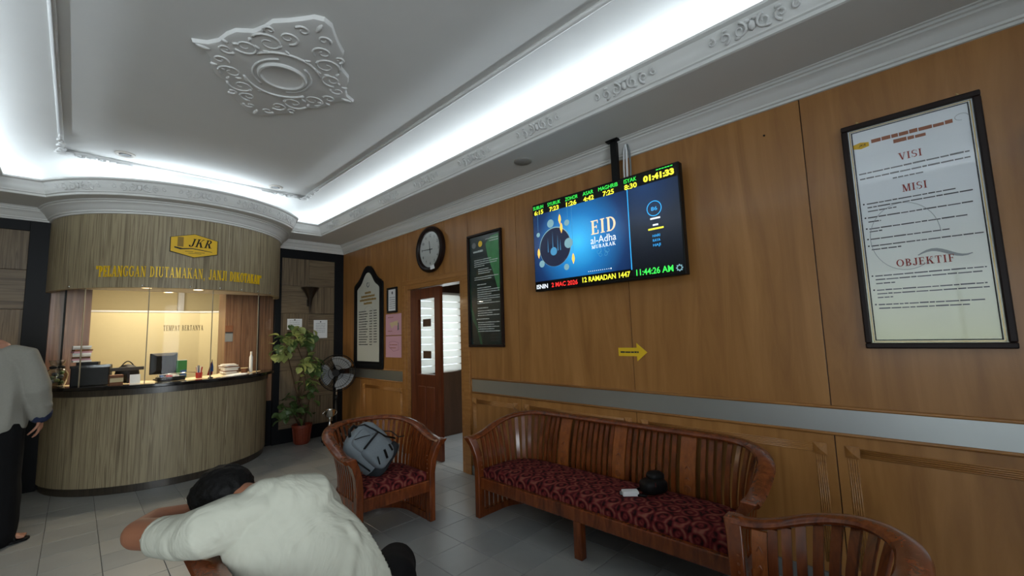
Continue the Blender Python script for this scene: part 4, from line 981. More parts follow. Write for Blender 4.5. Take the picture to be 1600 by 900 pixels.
for z in (2.034, 1.96, 1.902, 1.846, 1.81, 1.652, 1.579, 1.504): bu.lathe([(.004, 0), (.004, .0006)], 10, (-.2, pz(z), ZP_))
bu.build('bullet_dots', 'print_dark', po)['kind'] = 'stuff'
cr = MB(); cr.tube([(-.06+.13*math.cos(2*PI*k/40), pz(1.84)+.17*math.sin(2*PI*k/40), ZP_) for k in range(36)], .0012, 5); cr.tube([(-.02+.2*t/12, pz(1.735)+.02*math.sin(t*.5)-.0*t, ZP_) for t in range(12)], [.002+.006*math.sin(PI*t/11) for t in range(12)], 6, flat=.1)
cr.build('pale_swirl', mat('pale_print', (160, 166, 170), .6), po)
MB().prism([(x*.165-.184, y*.14+pz(2.352)) for x, y in hexo], ZP_, ZP_+.0008).build('small_logo', 'yellow', po); text('small_logo_text', 'JKR', 'print_dark', po, T(-.178, pz(2.347), ZP_+.001), .017, .03, .3)
MB().tube([(.19+.022*math.cos(2*PI*k/16), pz(2.37)+.016*math.sin(2*PI*k/16), ZP_) for k in range(13)], .001, 5).build('seal', 'pale_print', po)
for x in (-.19, .185): MB().tube([(x, .596, .01), (x, .612, .008), (x+.006, .606, .004)], .003, 6).build('hook', 'gold_line', po)
MB().add_quad(-.232, -.567, .232, .567, .0145).build('cover_glass', 'frame_glass', po)
# green framed charter
gp = thing('green_poster', 'tall narrow framed dark green poster with white print beside the door', 'poster'); gp.matrix_world = wallR(WX-.004, 3.21, 1.87)
frame(gp, .52, 1.172, .026, .03, 'dark_frame'); MB().box2((-.236, -.562, .004), (.236, .562, .01)).build('sheet', mat('dark_green', (18, 40, 40), .3, var=.2, scale=3), gp)
mat('poster_green', (62, 138, 82), .35, var=.45, scale=16)
MB().prism([(.02, .46), (.1, .53), (.23, .545), (.23, .0), (.19, -.03), (.13, .15), (.05, .33)], .0105, .011).build('leaf_print', 'poster_green', gp)
MB().prism([(-.23, .2), (-.22, -.15), (-.15, -.32), (-.07, -.5), (-.06, -.56), (-.09, -.56), (-.14, -.4), (-.2, -.32), (-.235, -.2)], .0105, .011).build('leaf_print', mat('poster_green_dark', (30, 84, 58), .35, var=.4, scale=16), gp)
MB().lathe([(.032, 0), (.03, .0008)], 18, (-.16, .47, .0106)).build('crest', 'grey_plastic', gp); MB().lathe([(.032, 0), (.03, .0008)], 18, (-.06, .475, .0106)).build('crest', 'gold_letter', gp)
word_rows(gp, 'print_white', [(.02, .21, .505), (.08, .21, .48)], .01, .0112); word_rows(gp, 'print_white', [(-.17, -.02, .39)], .022, .0112)
rows = [(-.16, .1, .33), (-.16, .2, .305), (-.16, .18, .28), (-.16, .0, .255), (-.1, .06, .215), (-.1, .1, .19), (-.1, .08, .165), (-.16, .2, .12), (-.16, .1, .095), (-.12, .02, .03)] + [(-.12, .21-.12*((k*7) % 3 == 0), -.01-.026*k) for k in range(8)] + [(-.12, .04, -.25)] + [(-.12, .2-.1*(k % 2), -.285-.026*k) for k in range(3)] + [(-.14, .05, -.38)] + [(-.12, .2-.08*(k % 2), -.02-.4-.026*k) for k in range(5)]
word_rows(gp, 'print_white', [(a, bb, y*.86+.02) for a, bb, y in rows], .009, .0112)
MB().add_quad(-.235, -.56, .235, .56, .014).build('cover_glass', 'frame_glass', gp); MB().tube([(.17, .586, .008), (.17, .602, .006), (.164, .6, .004)], .003, 6).build('hook', 'gold_line', gp)
# honour board with pointed ogee top
hbd = thing('honour_board', 'tall white name board in a black frame with pointed ogee top', 'honour board'); hbd.matrix_world = wallR(WX-.002, 5.69, 1.70)
half = [(.41, -.715), (.41, .45), (.40, .475), (.345, .51), (.285, .535), (.22, .58), (.165, .64), (.12, .685), (.06, .725), (0, .735)]
ol_ = half + [(-x, y) for x, y in half[-2::-1]]
hin = [(.318, -.615), (.325, .41), (.255, .46), (.18, .52), (.12, .585), (.06, .64), (0, .655)]; il_ = hin + [(-x, y) for x, y in hin[-2::-1]]
MB().prism(ol_, 0, .02).build('back_board', 'black_laminate', hbd, bevel=.004); MB().prism(il_, .02, .023).build('white_panel', mat('board_white', (196, 198, 188), .35, var=.02), hbd)
ring_ = MB()
ring_.loft([[(x, y, .02) for x, y in ol_], [(x, y, .032) for x, y in ol_], [(x*.9, y*.93-.01, .036) for x, y in ol_], [(x*.8, y*.885-.012, .0235) for x, y in ol_]], cap=False); ring_.build('moulded_frame', 'black_laminate', hbd, smooth='auto')
cr = MB()
for k in range(5): cr.tube([(.0+.05*math.cos(a)*(.4+.12*k), .47+.05*math.sin(a)*(.4+.12*k), .0235) for a in [(.4+k+.5*j) for j in range(6)]], .003, 5)
cr.build('crest', 'print_grey', hbd)
word_rows(hbd, 'print_gold', [(-.09, .09, .335), (-.2, .2, .285), (-.24, .24, .235), (-.12, .12, .185)], .034, .0232, 'gold_title')
rr = []
for k in range(14):
    y = .08-k*.036; rr += [(-.27, -.02+.05*((k*5) % 3-1)*.5, y)] + ([(.05, .13, y), (.17, .26, y)] if k < 13 else [(.05, .12, y)])
word_rows(hbd, 'print_dark', rr, .014, .0232, 'name_rows')
cr = MB(); cr.tube([(.02+.15*math.cos(2*PI*k/24), .03+.13*math.sin(2*PI*k/24), .0235) for k in range(24)], .002, 5, closed=True); cr.build('faint_seal', 'pale_print', hbd)
# small certificate and pink notices
ct = thing('small_certificate', 'small black framed certificate above the pink notices', 'certificate'); ct.matrix_world = wallR(WX-.002, 5.045, 1.896)
frame(ct, .25, .335, .026, .022, 'black_laminate'); MB().box2((-.105, -.147, .003), (.105, .147, .008)).build('sheet', 'white_paper', ct)
word_rows(ct, 'print_grey', [(-.07, .07, .03-.028*k) for k in range(6)], .008, .0085); MB().lathe([(.02, 0), (.02, .001)], 14, (0, .095, .008)).build('crest', 'print_grey', ct)
for i, (z, lb) in enumerate(((1.575, 'upper pink paper notice with a tan picture, left of the door'), (1.287, 'lower pink paper notice with faint print, left of the door'))):
    pk = thing('pink_notice', lb, 'notice', group='pink notices by the door'); pk.matrix_world = wallR(WX-.001, 5.03, z)
    MB().box2((-.195, -.138, 0), (.195, .138, .002)).build('sheet', 'pink_paper', pk)
    if i == 0:
        MB().prism([(-.1, .02), (.11, .05), (.11, -.02), (.02, -.01), (-.04, -.05)], .002, .0026).build('picture', 'desk_beige', pk); MB().prism([(.1, -.08), (.14, -.07), (.13, .02), (.11, .02)], .002, .0026).build('picture', 'print_grey', pk)
        word_rows(pk, 'print_brown', [(-.14, .0, .09), (-.14, -.03, -.09)], .01, .002)
    else:
        MB().tube([(-.12, 0, .002), (-.1, .06, .002), (.02, .07, .002), (.12, .05, .002), (.13, -.04, .002), (0, -.06, .002)], .003, 5, closed=True).build('outline_print', mat('pink_print', (180, 128, 146), .7), pk); word_rows(pk, 'print_brown', [(-.1, .1, .02), (-.1, .06, -.02)], .01, .002)
# yellow arrow
ar = thing('arrow_sticker', 'yellow arrow sticker pointing right on the plywood wall', 'sign'); ar.matrix_world = wallR(WX-.001, 1.61, 1.248)
MB().prism([(-.117, -.03), (.035, -.03), (.035, -.067), (.117, -.001), (.035, .066), (.035, .032), (-.117, .032)], 0, .003).build('arrow', 'arrow_yellow', ar)
word_rows(ar, 'print_dark', [(-.1, .05, -.006)], .012, .003, 'arrow_print')
# clock
ck = thing('wall_clock', 'round dark rimmed wall clock with white face above the door', 'clock'); ck.matrix_world = wallR(WX, 4.14, 2.425)
MB().lathe([(.255, 0), (.27, .01), (.275, .03), (.268, .055), (.245, .066), (.222, .06), (.212, .045), (.21, .03)], 56).build('rim', 'dark_frame', ck, smooth='auto')
MB().lathe([(.2115, .028), (.211, .032)], 48).build('face', mat('clock_face', (186, 190, 188), .3, var=.02), ck)
for k in range(1, 13):
    a = k*PI/6; text('numeral', str(k), 'print_dark', ck, T(.165*math.sin(a), .165*math.cos(a)-.014, .033), .045)
for ang, ln_, wd in ((math.radians(-7), .1, .006), (math.radians(-88), .15, .005)):
    MB().prism([(-wd, -.05), (wd, -.05), (wd*.6, ln_), (-wd*.6, ln_)], .036, .0375).build('hand', 'print_dark', ck, M=RZ(-ang))
MB().lathe([(.01, .034), (.008, .04)], 14).build('hub', 'print_dark', ck); MB().box2((.03, -.255, .06), (.1, -.21, .0705)).build('price_tag', 'white_paper', ck, M=RZ(.1))
MB().lathe([(.211, .046), (.2105, .0475)], 40).build('cover_glass', 'frame_glass', ck)
# edge of another frame further along the wall
of = thing('edge_frame', 'dark picture frame at the far right edge of the wall', 'picture frame'); of.matrix_world = wallR(WX-.004, -.67, 1.95)
frame(of, .6, .6, .03, .03, 'dark_frame'); MB().box2((-.28, -.28, .004), (.28, .28, .01)).build('sheet', 'white_paper', of)
tag(MB().lathe([(.006, 0), (.005, .006), (.002, .009)], 10).build('wall_hook', 'black_plastic', M=wallR(WX, .632, 2.575)), 'tiny dark nail high in the plywood wall', 'nail')

# ---------------------------------------------------------------- alcove
sn = thing('wall_sconce', 'bronze cone shaped uplight on the alcove panelling', 'wall lamp', (2.38, YB-.07, 1.8))
MB().lathe([(.004, 0), (.012, .08), (.03, .2), (.075, .3), (.125, .37), (.118, .37), (.07, .305), (.02, .2)], 28).build('cone_shade', mat('bronze', (44, 36, 30), .35, .6), sn, smooth='auto'); MB().box2((-.02, .0, .1), (.02, .07, .2)).build('wall_bracket', 'bronze', sn)
for x, z, w_, h_, lb in ((2.198, 1.64, .2, .155, 'short white sheet pinned to the alcove panelling behind the plant'), (2.563, 1.565, .2, .27, 'tall white printed sheet pinned to the alcove panelling')):
    pp = thing('pinned_sheet', lb, 'paper', group='sheets on the alcove panelling'); pp.matrix_world = wallB(x, YB-.001, z)
    MB().box2((-w_/2, -h_/2, 0), (w_/2, h_/2, .002)).build('sheet', 'white_paper', pp); word_rows(pp, 'print_grey', [(-w_*.35, w_*.35, h_*.3-.026*k) for k in range(int(h_/.04))], .006, .002); MB().lathe([(.01, 0), (.01, .001)], 10, (0, h_*.4, .002)).build('crest', 'print_dark', pp)
# ---------------------------------------------------------------- barrel-backed seating
def seating(name, label, loc, rz, w_, d_, rc, pitch, sw_, splats=(), midleg=False, group=None, zr0=.585, zr1=.725):
    root_ = thing(name, label, 'sofa' if w_ > 1 else 'armchair', loc, rz, group)
    L1 = d_-rc; La = rc*PI/2; Lb = w_-2*rc; LT = 2*L1+2*La+Lb
    def P(s):
        if s < 0: return Vector((-w_/2, s)), Vector((-1, 0))
        if s <= L1: return Vector((-w_/2, s)), Vector((-1, 0))
        s -= L1
        if s <= La:
            a = s/rc; return Vector((-w_/2+rc-rc*math.cos(a), L1+rc*math.sin(a))), Vector((-math.cos(a), math.sin(a)))
        s -= La
        if s <= Lb: return Vector((-w_/2+rc+s, d_)), Vector((0, 1))
        s -= Lb
        if s <= La:
            a = s/rc; return Vector((w_/2-rc+rc*math.sin(a), L1+rc*math.cos(a))), Vector((math.sin(a), math.cos(a)))
        s -= La
        return Vector((w_/2, L1-s)), Vector((1, 0))
    def zr(y):
        t = min(1, max(0, y/d_)); t = t*t*(3-2*t); return zr0+(zr1-zr0)*t
    def off(z): return .085*max(0, (z-.34)/.36)**1.7
    def upright(s, wd, th, z0, nm, mt='furniture', dn=0., ztop=None):
        p, n = P(s); t = Vector((-n.y, n.x)); zt = ztop or zr(p.y)-.012
        zs_ = [z0+(zt-z0)*k/9 for k in range(10)]; rings = []
        for z in zs_:
            o = off(z)+dn; c = p+n*o
            rings.append([(c.x+t.x*a*wd/2+n.x*bb*th/2, c.y+t.y*a*wd/2+n.y*bb*th/2, z) for a, bb in ((-1, -1), (1, -1), (1, 1), (-1, 1))])
        return MB().loft(rings).build(nm, mt, root_, smooth='auto')
    def strip(prof, nm, s0=0., s1=None, mt='furniture', zf=None, n=48, lead=.0):
        s1 = LT if s1 is None else s1; rings = []
        for k in range(n+1):
            s = s0+(s1-s0)*k/n; p, nn = P(s); dz = zf(p.y) if zf else 0
            rings.append([(p.x+nn.x*a, p.y+nn.y*a, z+dz) for a, z in prof])
        return MB().loft(rings).build(nm, mt, root_, smooth='auto')
    # top rail, oval in section
    sec = [(.078+.043*math.cos(2*PI*k/12), .021*math.sin(2*PI*k/12)) for k in range(12)]
    strip(sec, 'top_rail', -.035, LT+.035, zf=lambda y: zr(y)-.0, n=64)
    strip([(-.018, .0), (.018, .0), (.018, .05), (-.018, .05)], 'base_rail')
    strip([(-.02, .225), (.016, .225), (.016, .29), (-.02, .29)], 'seat_frame')
    MB().box2((-w_/2, -.02, .222), (w_/2, .018, .305)).build('front_rail', 'furniture', root_, bevel=.006)
    for s in (-1, 1):
        rings = []
        for z, dx, dy, wx, wy in ((0, 0, 0, .05, .06), (.2, 0, 0, .05, .06), (.36, 0, -.002, .05, .06), (.46, .012, -.008, .05, .062), (.54, .04, -.018, .052, .066), (.59, .075, -.03, .07, .07), (.603, .08, -.032, .074, .066)):
            x = s*(w_/2+dx); rings.append([(x+a*wx/2, dy+bb*wy/2, z) for a, bb in ((-1, -1), (1, -1), (1, 1), (-1, 1))])
        MB().loft(rings).build('front_post', 'furniture', root_, smooth='auto', bevel=.006)
        st = MB()
        for k in range(5): st.sphere((s*(w_/2-.026), .004, .36+.032*k), (.004, .006, .006), 6)
        st.build('inlay_dots', 'furniture_inlay', root_)['kind'] = 'stuff'
    if midleg: MB().box2((-.03, -.022, 0), (.03, .03, .225)).build('mid_leg', 'furniture', root_, bevel=.005)
    nsl = int(LT/pitch); used = []
    for sp, wd in splats:
        s = sp; used.append((s-wd/2-pitch*.3, s+wd/2+pitch*.3))
        o = upright(s, wd, .014, .30, 'carved_splat', 'furniture_splat', dn=-.006)
        p, n = P(s); t = Vector((-n.y, n.x))
        cv = MB()
        for z, hx, hz in ((.50, wd*.26, .03), (.44, wd*.3, .022)):
            for sx in (-1, 1):
                for sz in (-1, 1):
                    c = p+n*(off(z)-.0085); cv.tube([(c.x, c.y, z+sz*hz), (c.x+t.x*sx*hx, c.y+t.y*sx*hx, z), ], .003, 5)
        for k in range(7):
            z = .56-.014*k; c = p+n*(off(z)-.009); r_ = wd*.22*abs(math.sin(k*1.1))
            cv.tube([(c.x-t.x*r_, c.y-t.y*r_, z), (c.x+t.x*r_, c.y+t.y*r_, z+.01)], .0028, 5)
        cv.build('carving', 'furniture_inlay', o)['kind'] = 'stuff'
        lf_ = MB(); c = p+n*(off(.36)-.009); lf_.sphere((c.x, c.y, .385), (wd*.26*abs(t.x)+.003, wd*.26*abs(t.y)+.003, .035), 10); lf_.build('leaf_inlay', 'furniture_inlay', o)
    for k in range(nsl):
        s = LT*(k+.5)/nsl
        if s < .03 or s > LT-.03: continue
        if any(a < s < bb for a, bb in used): continue
        upright(s, sw_, .013, .045, 'slat')
    # cushion
    rings = []; ns = 40
    for ins, z in ((.05, .292), (.03, .297), (.022, .315), (.022, .345), (.03, .362), (.055, .374), (.12, .381), (.2, .383)):
        ring = []
        for k in range(ns+1):
            p, n = P(.02+(LT-.04)*k/ns); q = p-n*ins
            ring.append((q.x, max(q.y, -.016+ins), z))
        rings.append(ring)
    MB().loft(rings).build('seat_cushion', 'damask', root_, smooth='auto')
    return root_
CW, CD = .58, .56
seating('slatted_armchair', 'barrel backed slatted wooden armchair holding the grey backpack', (1.705, 2.915, 0), math.radians(-1.5), CW, CD, .27, .036, .019, group='carved wooden armchairs')
LTc = 2*(.47-.25)+.25*PI+CW-.50
seating('slatted_armchair', 'slatted wooden armchair cut by the bottom edge, with a carved lattice splat', (1.672, .652, 0), math.radians(182), CW, .47, .25, .047, .034, splats=((.075, .055), (LTc-.075, .055)), group='carved wooden armchairs')
LTs = 2*(.50-.27)+.27*PI+1.89-.54
seating('slatted_sofa', 'long slatted wooden sofa with red patterned seat against the plywood wall', (2.285, 1.715, 0), -PI/2, 1.89, .50, .27, .047, .029, splats=((LTs/2-.5, .1), (LTs/2, .1), (LTs/2+.5, .1)), midleg=True, group='carved wooden sofas')
seating('slatted_sofa', 'slatted wooden sofa under the man in the white shirt', (.90, 1.13, 0), PI/2, 1.89, .50, .27, .047, .029, splats=((LTs/2-.5, .1), (LTs/2, .1), (LTs/2+.5, .1)), midleg=True, group='carved wooden sofas')

# ---------------------------------------------------------------- remeshed organic shapes
def organic(mb, voxel, smooth_n=6, name='m'):
    me = mb.mesh(name); o = bpy.data.objects.new(name, me); COL.objects.link(o)
    md = o.modifiers.new('r', 'REMESH'); md.mode = 'VOXEL'; md.voxel_size = voxel; md.use_smooth_shade = True
    sm = o.modifiers.new('s', 'SMOOTH'); sm.factor = .5; sm.iterations = smooth_n
    dg = bpy.context.evaluated_depsgraph_get(); out = bpy.data.meshes.new_from_object(o.evaluated_get(dg))
    bpy.data.objects.remove(o); bpy.data.meshes.remove(me); out.name = name; out.shade_smooth(); return out
def limb(mb, pts, rad, side=None, n=16, flat0=False, flat1=False):
    pts = [Vector(p) for p in pts]; m_ = len(pts); rings = []
    rr = [(r_, r_) if not isinstance(r_, (tuple, list)) else r_ for r_ in rad]
    prev = Vector(side) if side is not None else None
    for i, p in enumerate(pts):
        t = ((pts[i+1] if i < m_-1 else p)-(pts[i-1] if i else p)).normalized()
        if prev is None:
            prev = t.cross(Vector((0, 0, 1)))
            if prev.length < .15: prev = t.cross(Vector((0, 1, 0)))
        u = (prev-t*prev.dot(t)).normalized(); prev = u; q = t.cross(u)
        def ring(c, k): return [c+k*(rr[i][0]*math.cos(2*PI*j/n)*u+rr[i][1]*math.sin(2*PI*j/n)*q) for j in range(n)]
        e = min(rr[i])
        if i == 0 and not flat0:
            for ph in (80, 55, 28): rings.append(ring(p-t*e*math.sin(math.radians(ph)), math.cos(math.radians(ph))))
        rings.append(ring(p, 1))
        if i == m_-1 and not flat1:
            for ph in (28, 55, 80): rings.append(ring(p+t*e*math.sin(math.radians(ph)), math.cos(math.radians(ph))))
    mb.loft(rings)
def folds(me, segs, nz=.0, nscale=9.):
    n = len(me.vertices); co = np.empty(n*3); me.vertices.foreach_get('co', co); co = co.reshape(-1, 3)
    no = np.empty(n*3); me.vertices.foreach_get('normal', no); no = no.reshape(-1, 3); d_ = np.zeros(n)
    for sg in segs:
        P_, amp, wd = sg if len(sg) == 3 else ([sg[0], sg[1]], sg[2], sg[3])
        P_ = [np.array(p) for p in P_]; best = np.full(n, 9.); par = np.zeros(n); ns_ = len(P_)-1
        for i in range(ns_):
            ab = P_[i+1]-P_[i]; t = np.clip(((co-P_[i])@ab)/(ab@ab), 0, 1); dist = np.linalg.norm(co-(P_[i]+t[:, None]*ab), axis=1)
            k_ = dist < best; best[k_] = dist[k_]; par[k_] = (i+t[k_])/ns_
        end = np.sin(np.pi*np.clip(par, .02, .98))**.6
        d_ += amp*end*(np.exp(-(best/wd)**2)-.45*np.exp(-((best-2.1*wd)/(1.2*wd))**2))
    if nz:
        d_ += nz*np.array([mnoise.noise(Vector(c*nscale)) for c in co])
    me.vertices.foreach_set('co', (co+no*d_[:, None]).ravel()); me.update()
def hand(mb, wrist, dirv, palm_n, thumb_side, curl=.35, s=1.0):
    w0 = Vector(wrist); d = Vector(dirv).normalized(); n = Vector(palm_n); n = (n-d*n.dot(d)).normalized(); x = d.cross(n)*thumb_side
    limb(mb, [w0, w0+d*.05*s, w0+d*.088*s], [(.03*s, .019*s), (.041*s, .017*s), (.04*s, .014*s)], side=x)
    for i, (o, L) in enumerate(((.031, .070), (.0105, .079), (-.0105, .073), (-.03, .057))):
        b0 = w0+d*.085*s+x*o*s; a = curl; p = [b0-d*.02*s, b0]; ang = 0; c = b0
        for f in (.45, .32, .23):
            ang += a; c = c+(d*math.cos(ang)+n*math.sin(ang))*L*f*s; p.append(c)
        limb(mb, p, [.0095*s, .0095*s, .009*s, .0082*s, .007*s], n=8)
    b0 = w0+d*.028*s+x*.03*s; limb(mb, [b0-d*.005, b0+(x*.8+d*.6)*.03*s, b0+(x*.7+d*.9+n*.4)*.052*s, b0+(x*.55+d*1.1+n*.7)*.07*s], [.013*s, .011*s, .0095*s, .0075*s], n=8)

import bmesh
HEM = 1.342
# ---------------------------------------------------------------- man slumped over the sofa back
ml = thing('person', 'man in a white short sleeved shirt slumped over the sofa back, face down', 'person', (.62, 1.6, 0))
LOC = T(-.62, -1.6, 0)
HC = Vector((.385, 1.795, .905)); NB = Vector((.45, 1.66, .885))
LS = Vector((.315, 1.675, .835)); RS = Vector((.60, 1.62, .86)); EL = Vector((.18, 1.96, .79)); WRI = Vector((.33, 2.02, .80))
HIP = Vector((.72, 1.53, .45)); RK = Vector((1.03, 1.745, .44)); LK = Vector((.95, 1.92, .44))
HL = Vector((.66, 1.64, .45)); HR = Vector((.80, 1.47, .45))
bd = MB()
limb(bd, [HIP, (.65, 1.57, .58), (.54, 1.62, .74), (.46, 1.66, .85)], [(.13, .09), (.12, .085), (.12, .08), (.07, .055)], side=RS-LS)
limb(bd, [NB, HC-(HC-NB)*.35], [.052, .05])
bd.sphere(HC, (.07, .088, .078), 20, RZ(math.radians(20))); fd = (Vector((.30, 1.90, .865))-HC).normalized()
bd.sphere(HC+fd*.03, (.06, .07, .065), 16); bd.sphere(HC+fd*.115, (.012, .015, .012), 8)
for s in (-1, 1): bd.sphere(HC+Vector((s*.078, .012, -.012)), (.012, .022, .03), 10)
for s in (-1, 1): bd.sphere(HC+fd*.088+Vector((s*.03, .0, .012)), .012, 8)
bd.sphere(HC+fd*.09+Vector((-.01, 0, -.03)), (.022, .01, .008), 8)
bd.sphere(HC+Vector((.0815, -.02, -.004)), (.012, .02, .028), 10)
limb(bd, [LS, (.235, 1.83, .81), EL], [.055, .05, .047]); limb(bd, [EL, (.24, 2.02, .80), WRI], [.046, .042, .03])
hand(bd, WRI, (1, -.12, .0), (0, 0, -1), 1, .2)
RE = Vector((.74, 1.80, .68)); RW = Vector((.58, 1.97, .74))
limb(bd, [RS+Vector((0, .01, -.02)), (.69, 1.70, .75), RE], [.05, .046, .044]); limb(bd, [RE, (.66, 1.9, .72), RW], [.043, .04, .03]); hand(bd, RW, (-1, .2, .1), (0, 0, -1), -1, .3)
RF = Vector((1.02, 1.74, .09)); LF = Vector((1.0, 1.98, .09))
for h_, k_, f_ in ((HR, RK, RF), (HL, LK, LF)):
    limb(bd, [h_, k_], [.075, .055]); limb(bd, [k_, f_], [.05, .036]); limb(bd, [f_+Vector((-.02, 0, -.05)), f_+Vector((.1, 0, -.06)), f_+Vector((.17, 0, -.065))], [(.036, .03), (.042, .024), (.035, .018)], side=(0, 1, 0))
mobj('body', organic(bd, .006, 4, 'body'), 'skin', ml, M=LOC)
# hair cap
hr = MB(); hr.sphere(HC+Vector((.0, -.006, .012)), (.085, .098, .080), 24, RZ(math.radians(20))); hr.sphere(HC+Vector((-.045, .015, .0)), (.055, .068, .058), 18); hr.sphere(HC+Vector((.025, -.05, -.012)), (.055, .045, .055), 18); hr.sphere(HC+Vector((.04, .0, .022)), (.045, .065, .052), 18)
hm = organic(hr, .006, 4, 'hair'); folds(hm, [], .005, 60.); mobj('hair', hm, 'hair', ml, M=LOC)
# shirt: torso, two sleeves and a loose hem
sh = MB(); sd = RS-LS
limb(sh, [(.76, 1.52, .42), (.735, 1.525, .47), (.68, 1.55, .55), (.61, 1.585, .65), (.535, 1.615, .745), (.48, 1.645, .835), (.455, 1.66, .87)], [(.21, .15), (.205, .145), (.195, .14), (.185, .132), (.18, .122), (.15, .095), (.10, .07)], side=sd, n=28, flat0=True)
limb(sh, [LS+Vector((.07, -.01, .01)), LS, (.27, 1.76, .81), (.222, 1.853, .80)], [.08, .073, .062, .056], flat1=True); limb(sh, [RS+Vector((-.07, .01, .01)), RS, (.655, 1.665, .79), (.715, 1.715, .725)], [.085, .088, .082, .076], flat1=True)
sh.sphere((.455, 1.655, .875), (.1, .085, .055), 16); sh.sphere((.585, 1.61, .855), (.085, .08, .08), 16)
limb(sh, [(.66, 1.585, .46), (.74, 1.60, .46), (.80, 1.615, .455)], [(.165, .11), (.16, .105), (.155, .10)], side=(0, 1, 0), n=24, flat1=True)
sm_ = organic(sh, .0062, 4, 'shirt')
folds(sm_, [([(.36, 1.60, .93), (.40, 1.52, .78), (.47, 1.45, .60), (.52, 1.42, .48)], .009, .014), ([(.44, 1.58, .94), (.49, 1.50, .80), (.55, 1.44, .62), (.58, 1.41, .46)], .007, .015),
            ([(.55, 1.50, .80), (.575, 1.49, .85), (.61, 1.50, .88), (.66, 1.50, .85), (.70, 1.50, .78), (.73, 1.48, .68)], .010, .011), ([(.60, 1.48, .84), (.61, 1.46, .78)], .005, .008), ([(.64, 1.48, .83), (.65, 1.46, .76)], .005, .008),
            ([(.71, 1.49, .74), (.66, 1.43, .64), (.58, 1.39, .52), (.52, 1.37, .44)], .008, .013), ([(.74, 1.45, .66), (.73, 1.40, .56), (.70, 1.36, .45)], .007, .011), ([(.79, 1.46, .62), (.80, 1.42, .52), (.79, 1.38, .44)], .007, .011),
            ([(.315, 1.64, .90), (.33, 1.60, .84), (.35, 1.57, .77)], .003, .008), ([(.345, 1.63, .905), (.355, 1.59, .85), (.37, 1.56, .79)], .003, .007), ([(.24, 1.77, .86), (.265, 1.72, .80), (.30, 1.68, .76)], .003, .008)], .003, 5.)
bm_ = bmesh.new(); bm_.from_mesh(sm_)
bmesh.ops.delete(bm_, geom=[f for f in bm_.faces if (lambda c: .9*c.x+.43*c.y > HEM)(f.calc_center_median())], context='FACES'); bm_.to_mesh(sm_); bm_.free()
so_ = mobj('shirt', sm_, 'shirt_white', ml, M=LOC); sd_ = so_.modifiers.new('cloth', 'SOLIDIFY'); sd_.thickness = .004; sd_.offset = 1
tr_ = MB()
for h_, k_, f_ in ((HR, RK, RF), (HL, LK, LF)):
    limb(tr_, [h_+Vector((-.04, 0, .0)), h_+(k_-h_)*.5+Vector((0, 0, .02)), k_+Vector((-.02, 0, .012))], [.105, .098, .082]); limb(tr_, [k_+Vector((-.01, 0, 0)), k_+(f_-k_)*.5, f_+Vector((0, 0, .0))], [.08, .072, .07])
limb(tr_, [HL, HIP, HR], [.12, .12, .12])
tm_ = organic(tr_, .009, 5, 'trousers'); folds(tm_, [], .006, 10.); mobj('trousers', tm_, 'trousers', ml, M=LOC)
for f_ in (RF, LF):
    sm2 = MB(); sm2.sphere(f_+Vector((.07, 0, -.055)), (.135, .05, .034), 16); sm2.box(f_+Vector((.065, 0, -.08)), (.26, .085, .02)); mobj('shoe', organic(sm2, .008, 4, 'shoe'), 'black_plastic', ml, M=LOC)

# ---------------------------------------------------------------- man standing at the counter
ms_ = thing('person', 'standing person in a loose grey tunic, black trousers and sandals by the counter', 'person', (-.45, 5.0, 0), math.radians(80))
# local frame: +x is the way the person faces, +y the person's left
bd = MB()
limb(bd, [(0, 0, .9), (.01, 0, 1.1), (.01, 0, 1.3), (0, 0, 1.42)], [(.15, .1), (.15, .1), (.17, .11), (.12, .08)], side=(0, 1, 0)); limb(bd, [(0, .01, 1.44), (.02, .07, 1.53)], [.055, .052])
HY = .062
bd.sphere((.035, HY, 1.625), (.1, .08, .128), 20); bd.sphere((.06, HY, 1.56), (.06, .055, .06), 14); bd.sphere((.135, HY, 1.605), (.014, .012, .02), 8); bd.sphere((.112, HY, 1.555), (.01, .024, .007), 8)
for s in (-1, 1): bd.sphere((.02, HY+s*.078, 1.61), (.018, .01, .03), 8); bd.sphere((.118, HY+s*.03, 1.635), .012, 8)
for s, el, wr_ in ((-1, Vector((.02, -.25, 1.10)), Vector((.13, -.265, .875))), (1, Vector((.0, .245, 1.10)), Vector((.1, .24, .86)))):
    limb(bd, [(0, s*.19, 1.37), (.01, s*.24, 1.25), el], [.055, .048, .043]); limb(bd, [el, (el+wr_)/2, wr_], [.042, .038, .028]); hand(bd, wr_, (.25, 0, -1), (0, -s, 0), -1 if s < 0 else 1, .3)
FT = {1: T(-.01, .1, 0) @ RZ(.2), -1: T(-.02, -.115, 0) @ RZ(math.radians(-66))}
for s in (-1, 1):
    Fm = FT[s]; an = Fm @ Vector((0, 0, .09))
    limb(bd, [(0, s*.09, .9), (.01, s*.12, .5), an], [.08, .058, .038]); limb(bd, [Fm @ Vector(q) for q in ((-.04, 0, .055), (.05, s*.005, .05), (.11, s*.01, .042))], [(.034, .034), (.04, .026), (.042, .02)], side=Fm.to_3x3() @ Vector((0, 1, 0)))
    for k in range(5): limb(bd, [Fm @ Vector((.11, s*(.01+.018*(k-2)), .04)), Fm @ Vector((.155-.006*abs(k-1)*1.2, s*(.015+.02*(k-2)), .036))], [.012, .0095 if k != 1 else .0105], n=8)
mobj('body', organic(bd, .006, 3, 'body'), 'skin_light', ms_)
hr = MB(); hr.sphere((.015, HY, 1.67), (.108, .09, .105), 20); hr.sphere((-.025, HY, 1.61), (.082, .085, .105), 16); hm = organic(hr, .008, 3, 'hair'); folds(hm, [], .005, 40); mobj('hair', hm, 'hair', ms_)
sh = MB()
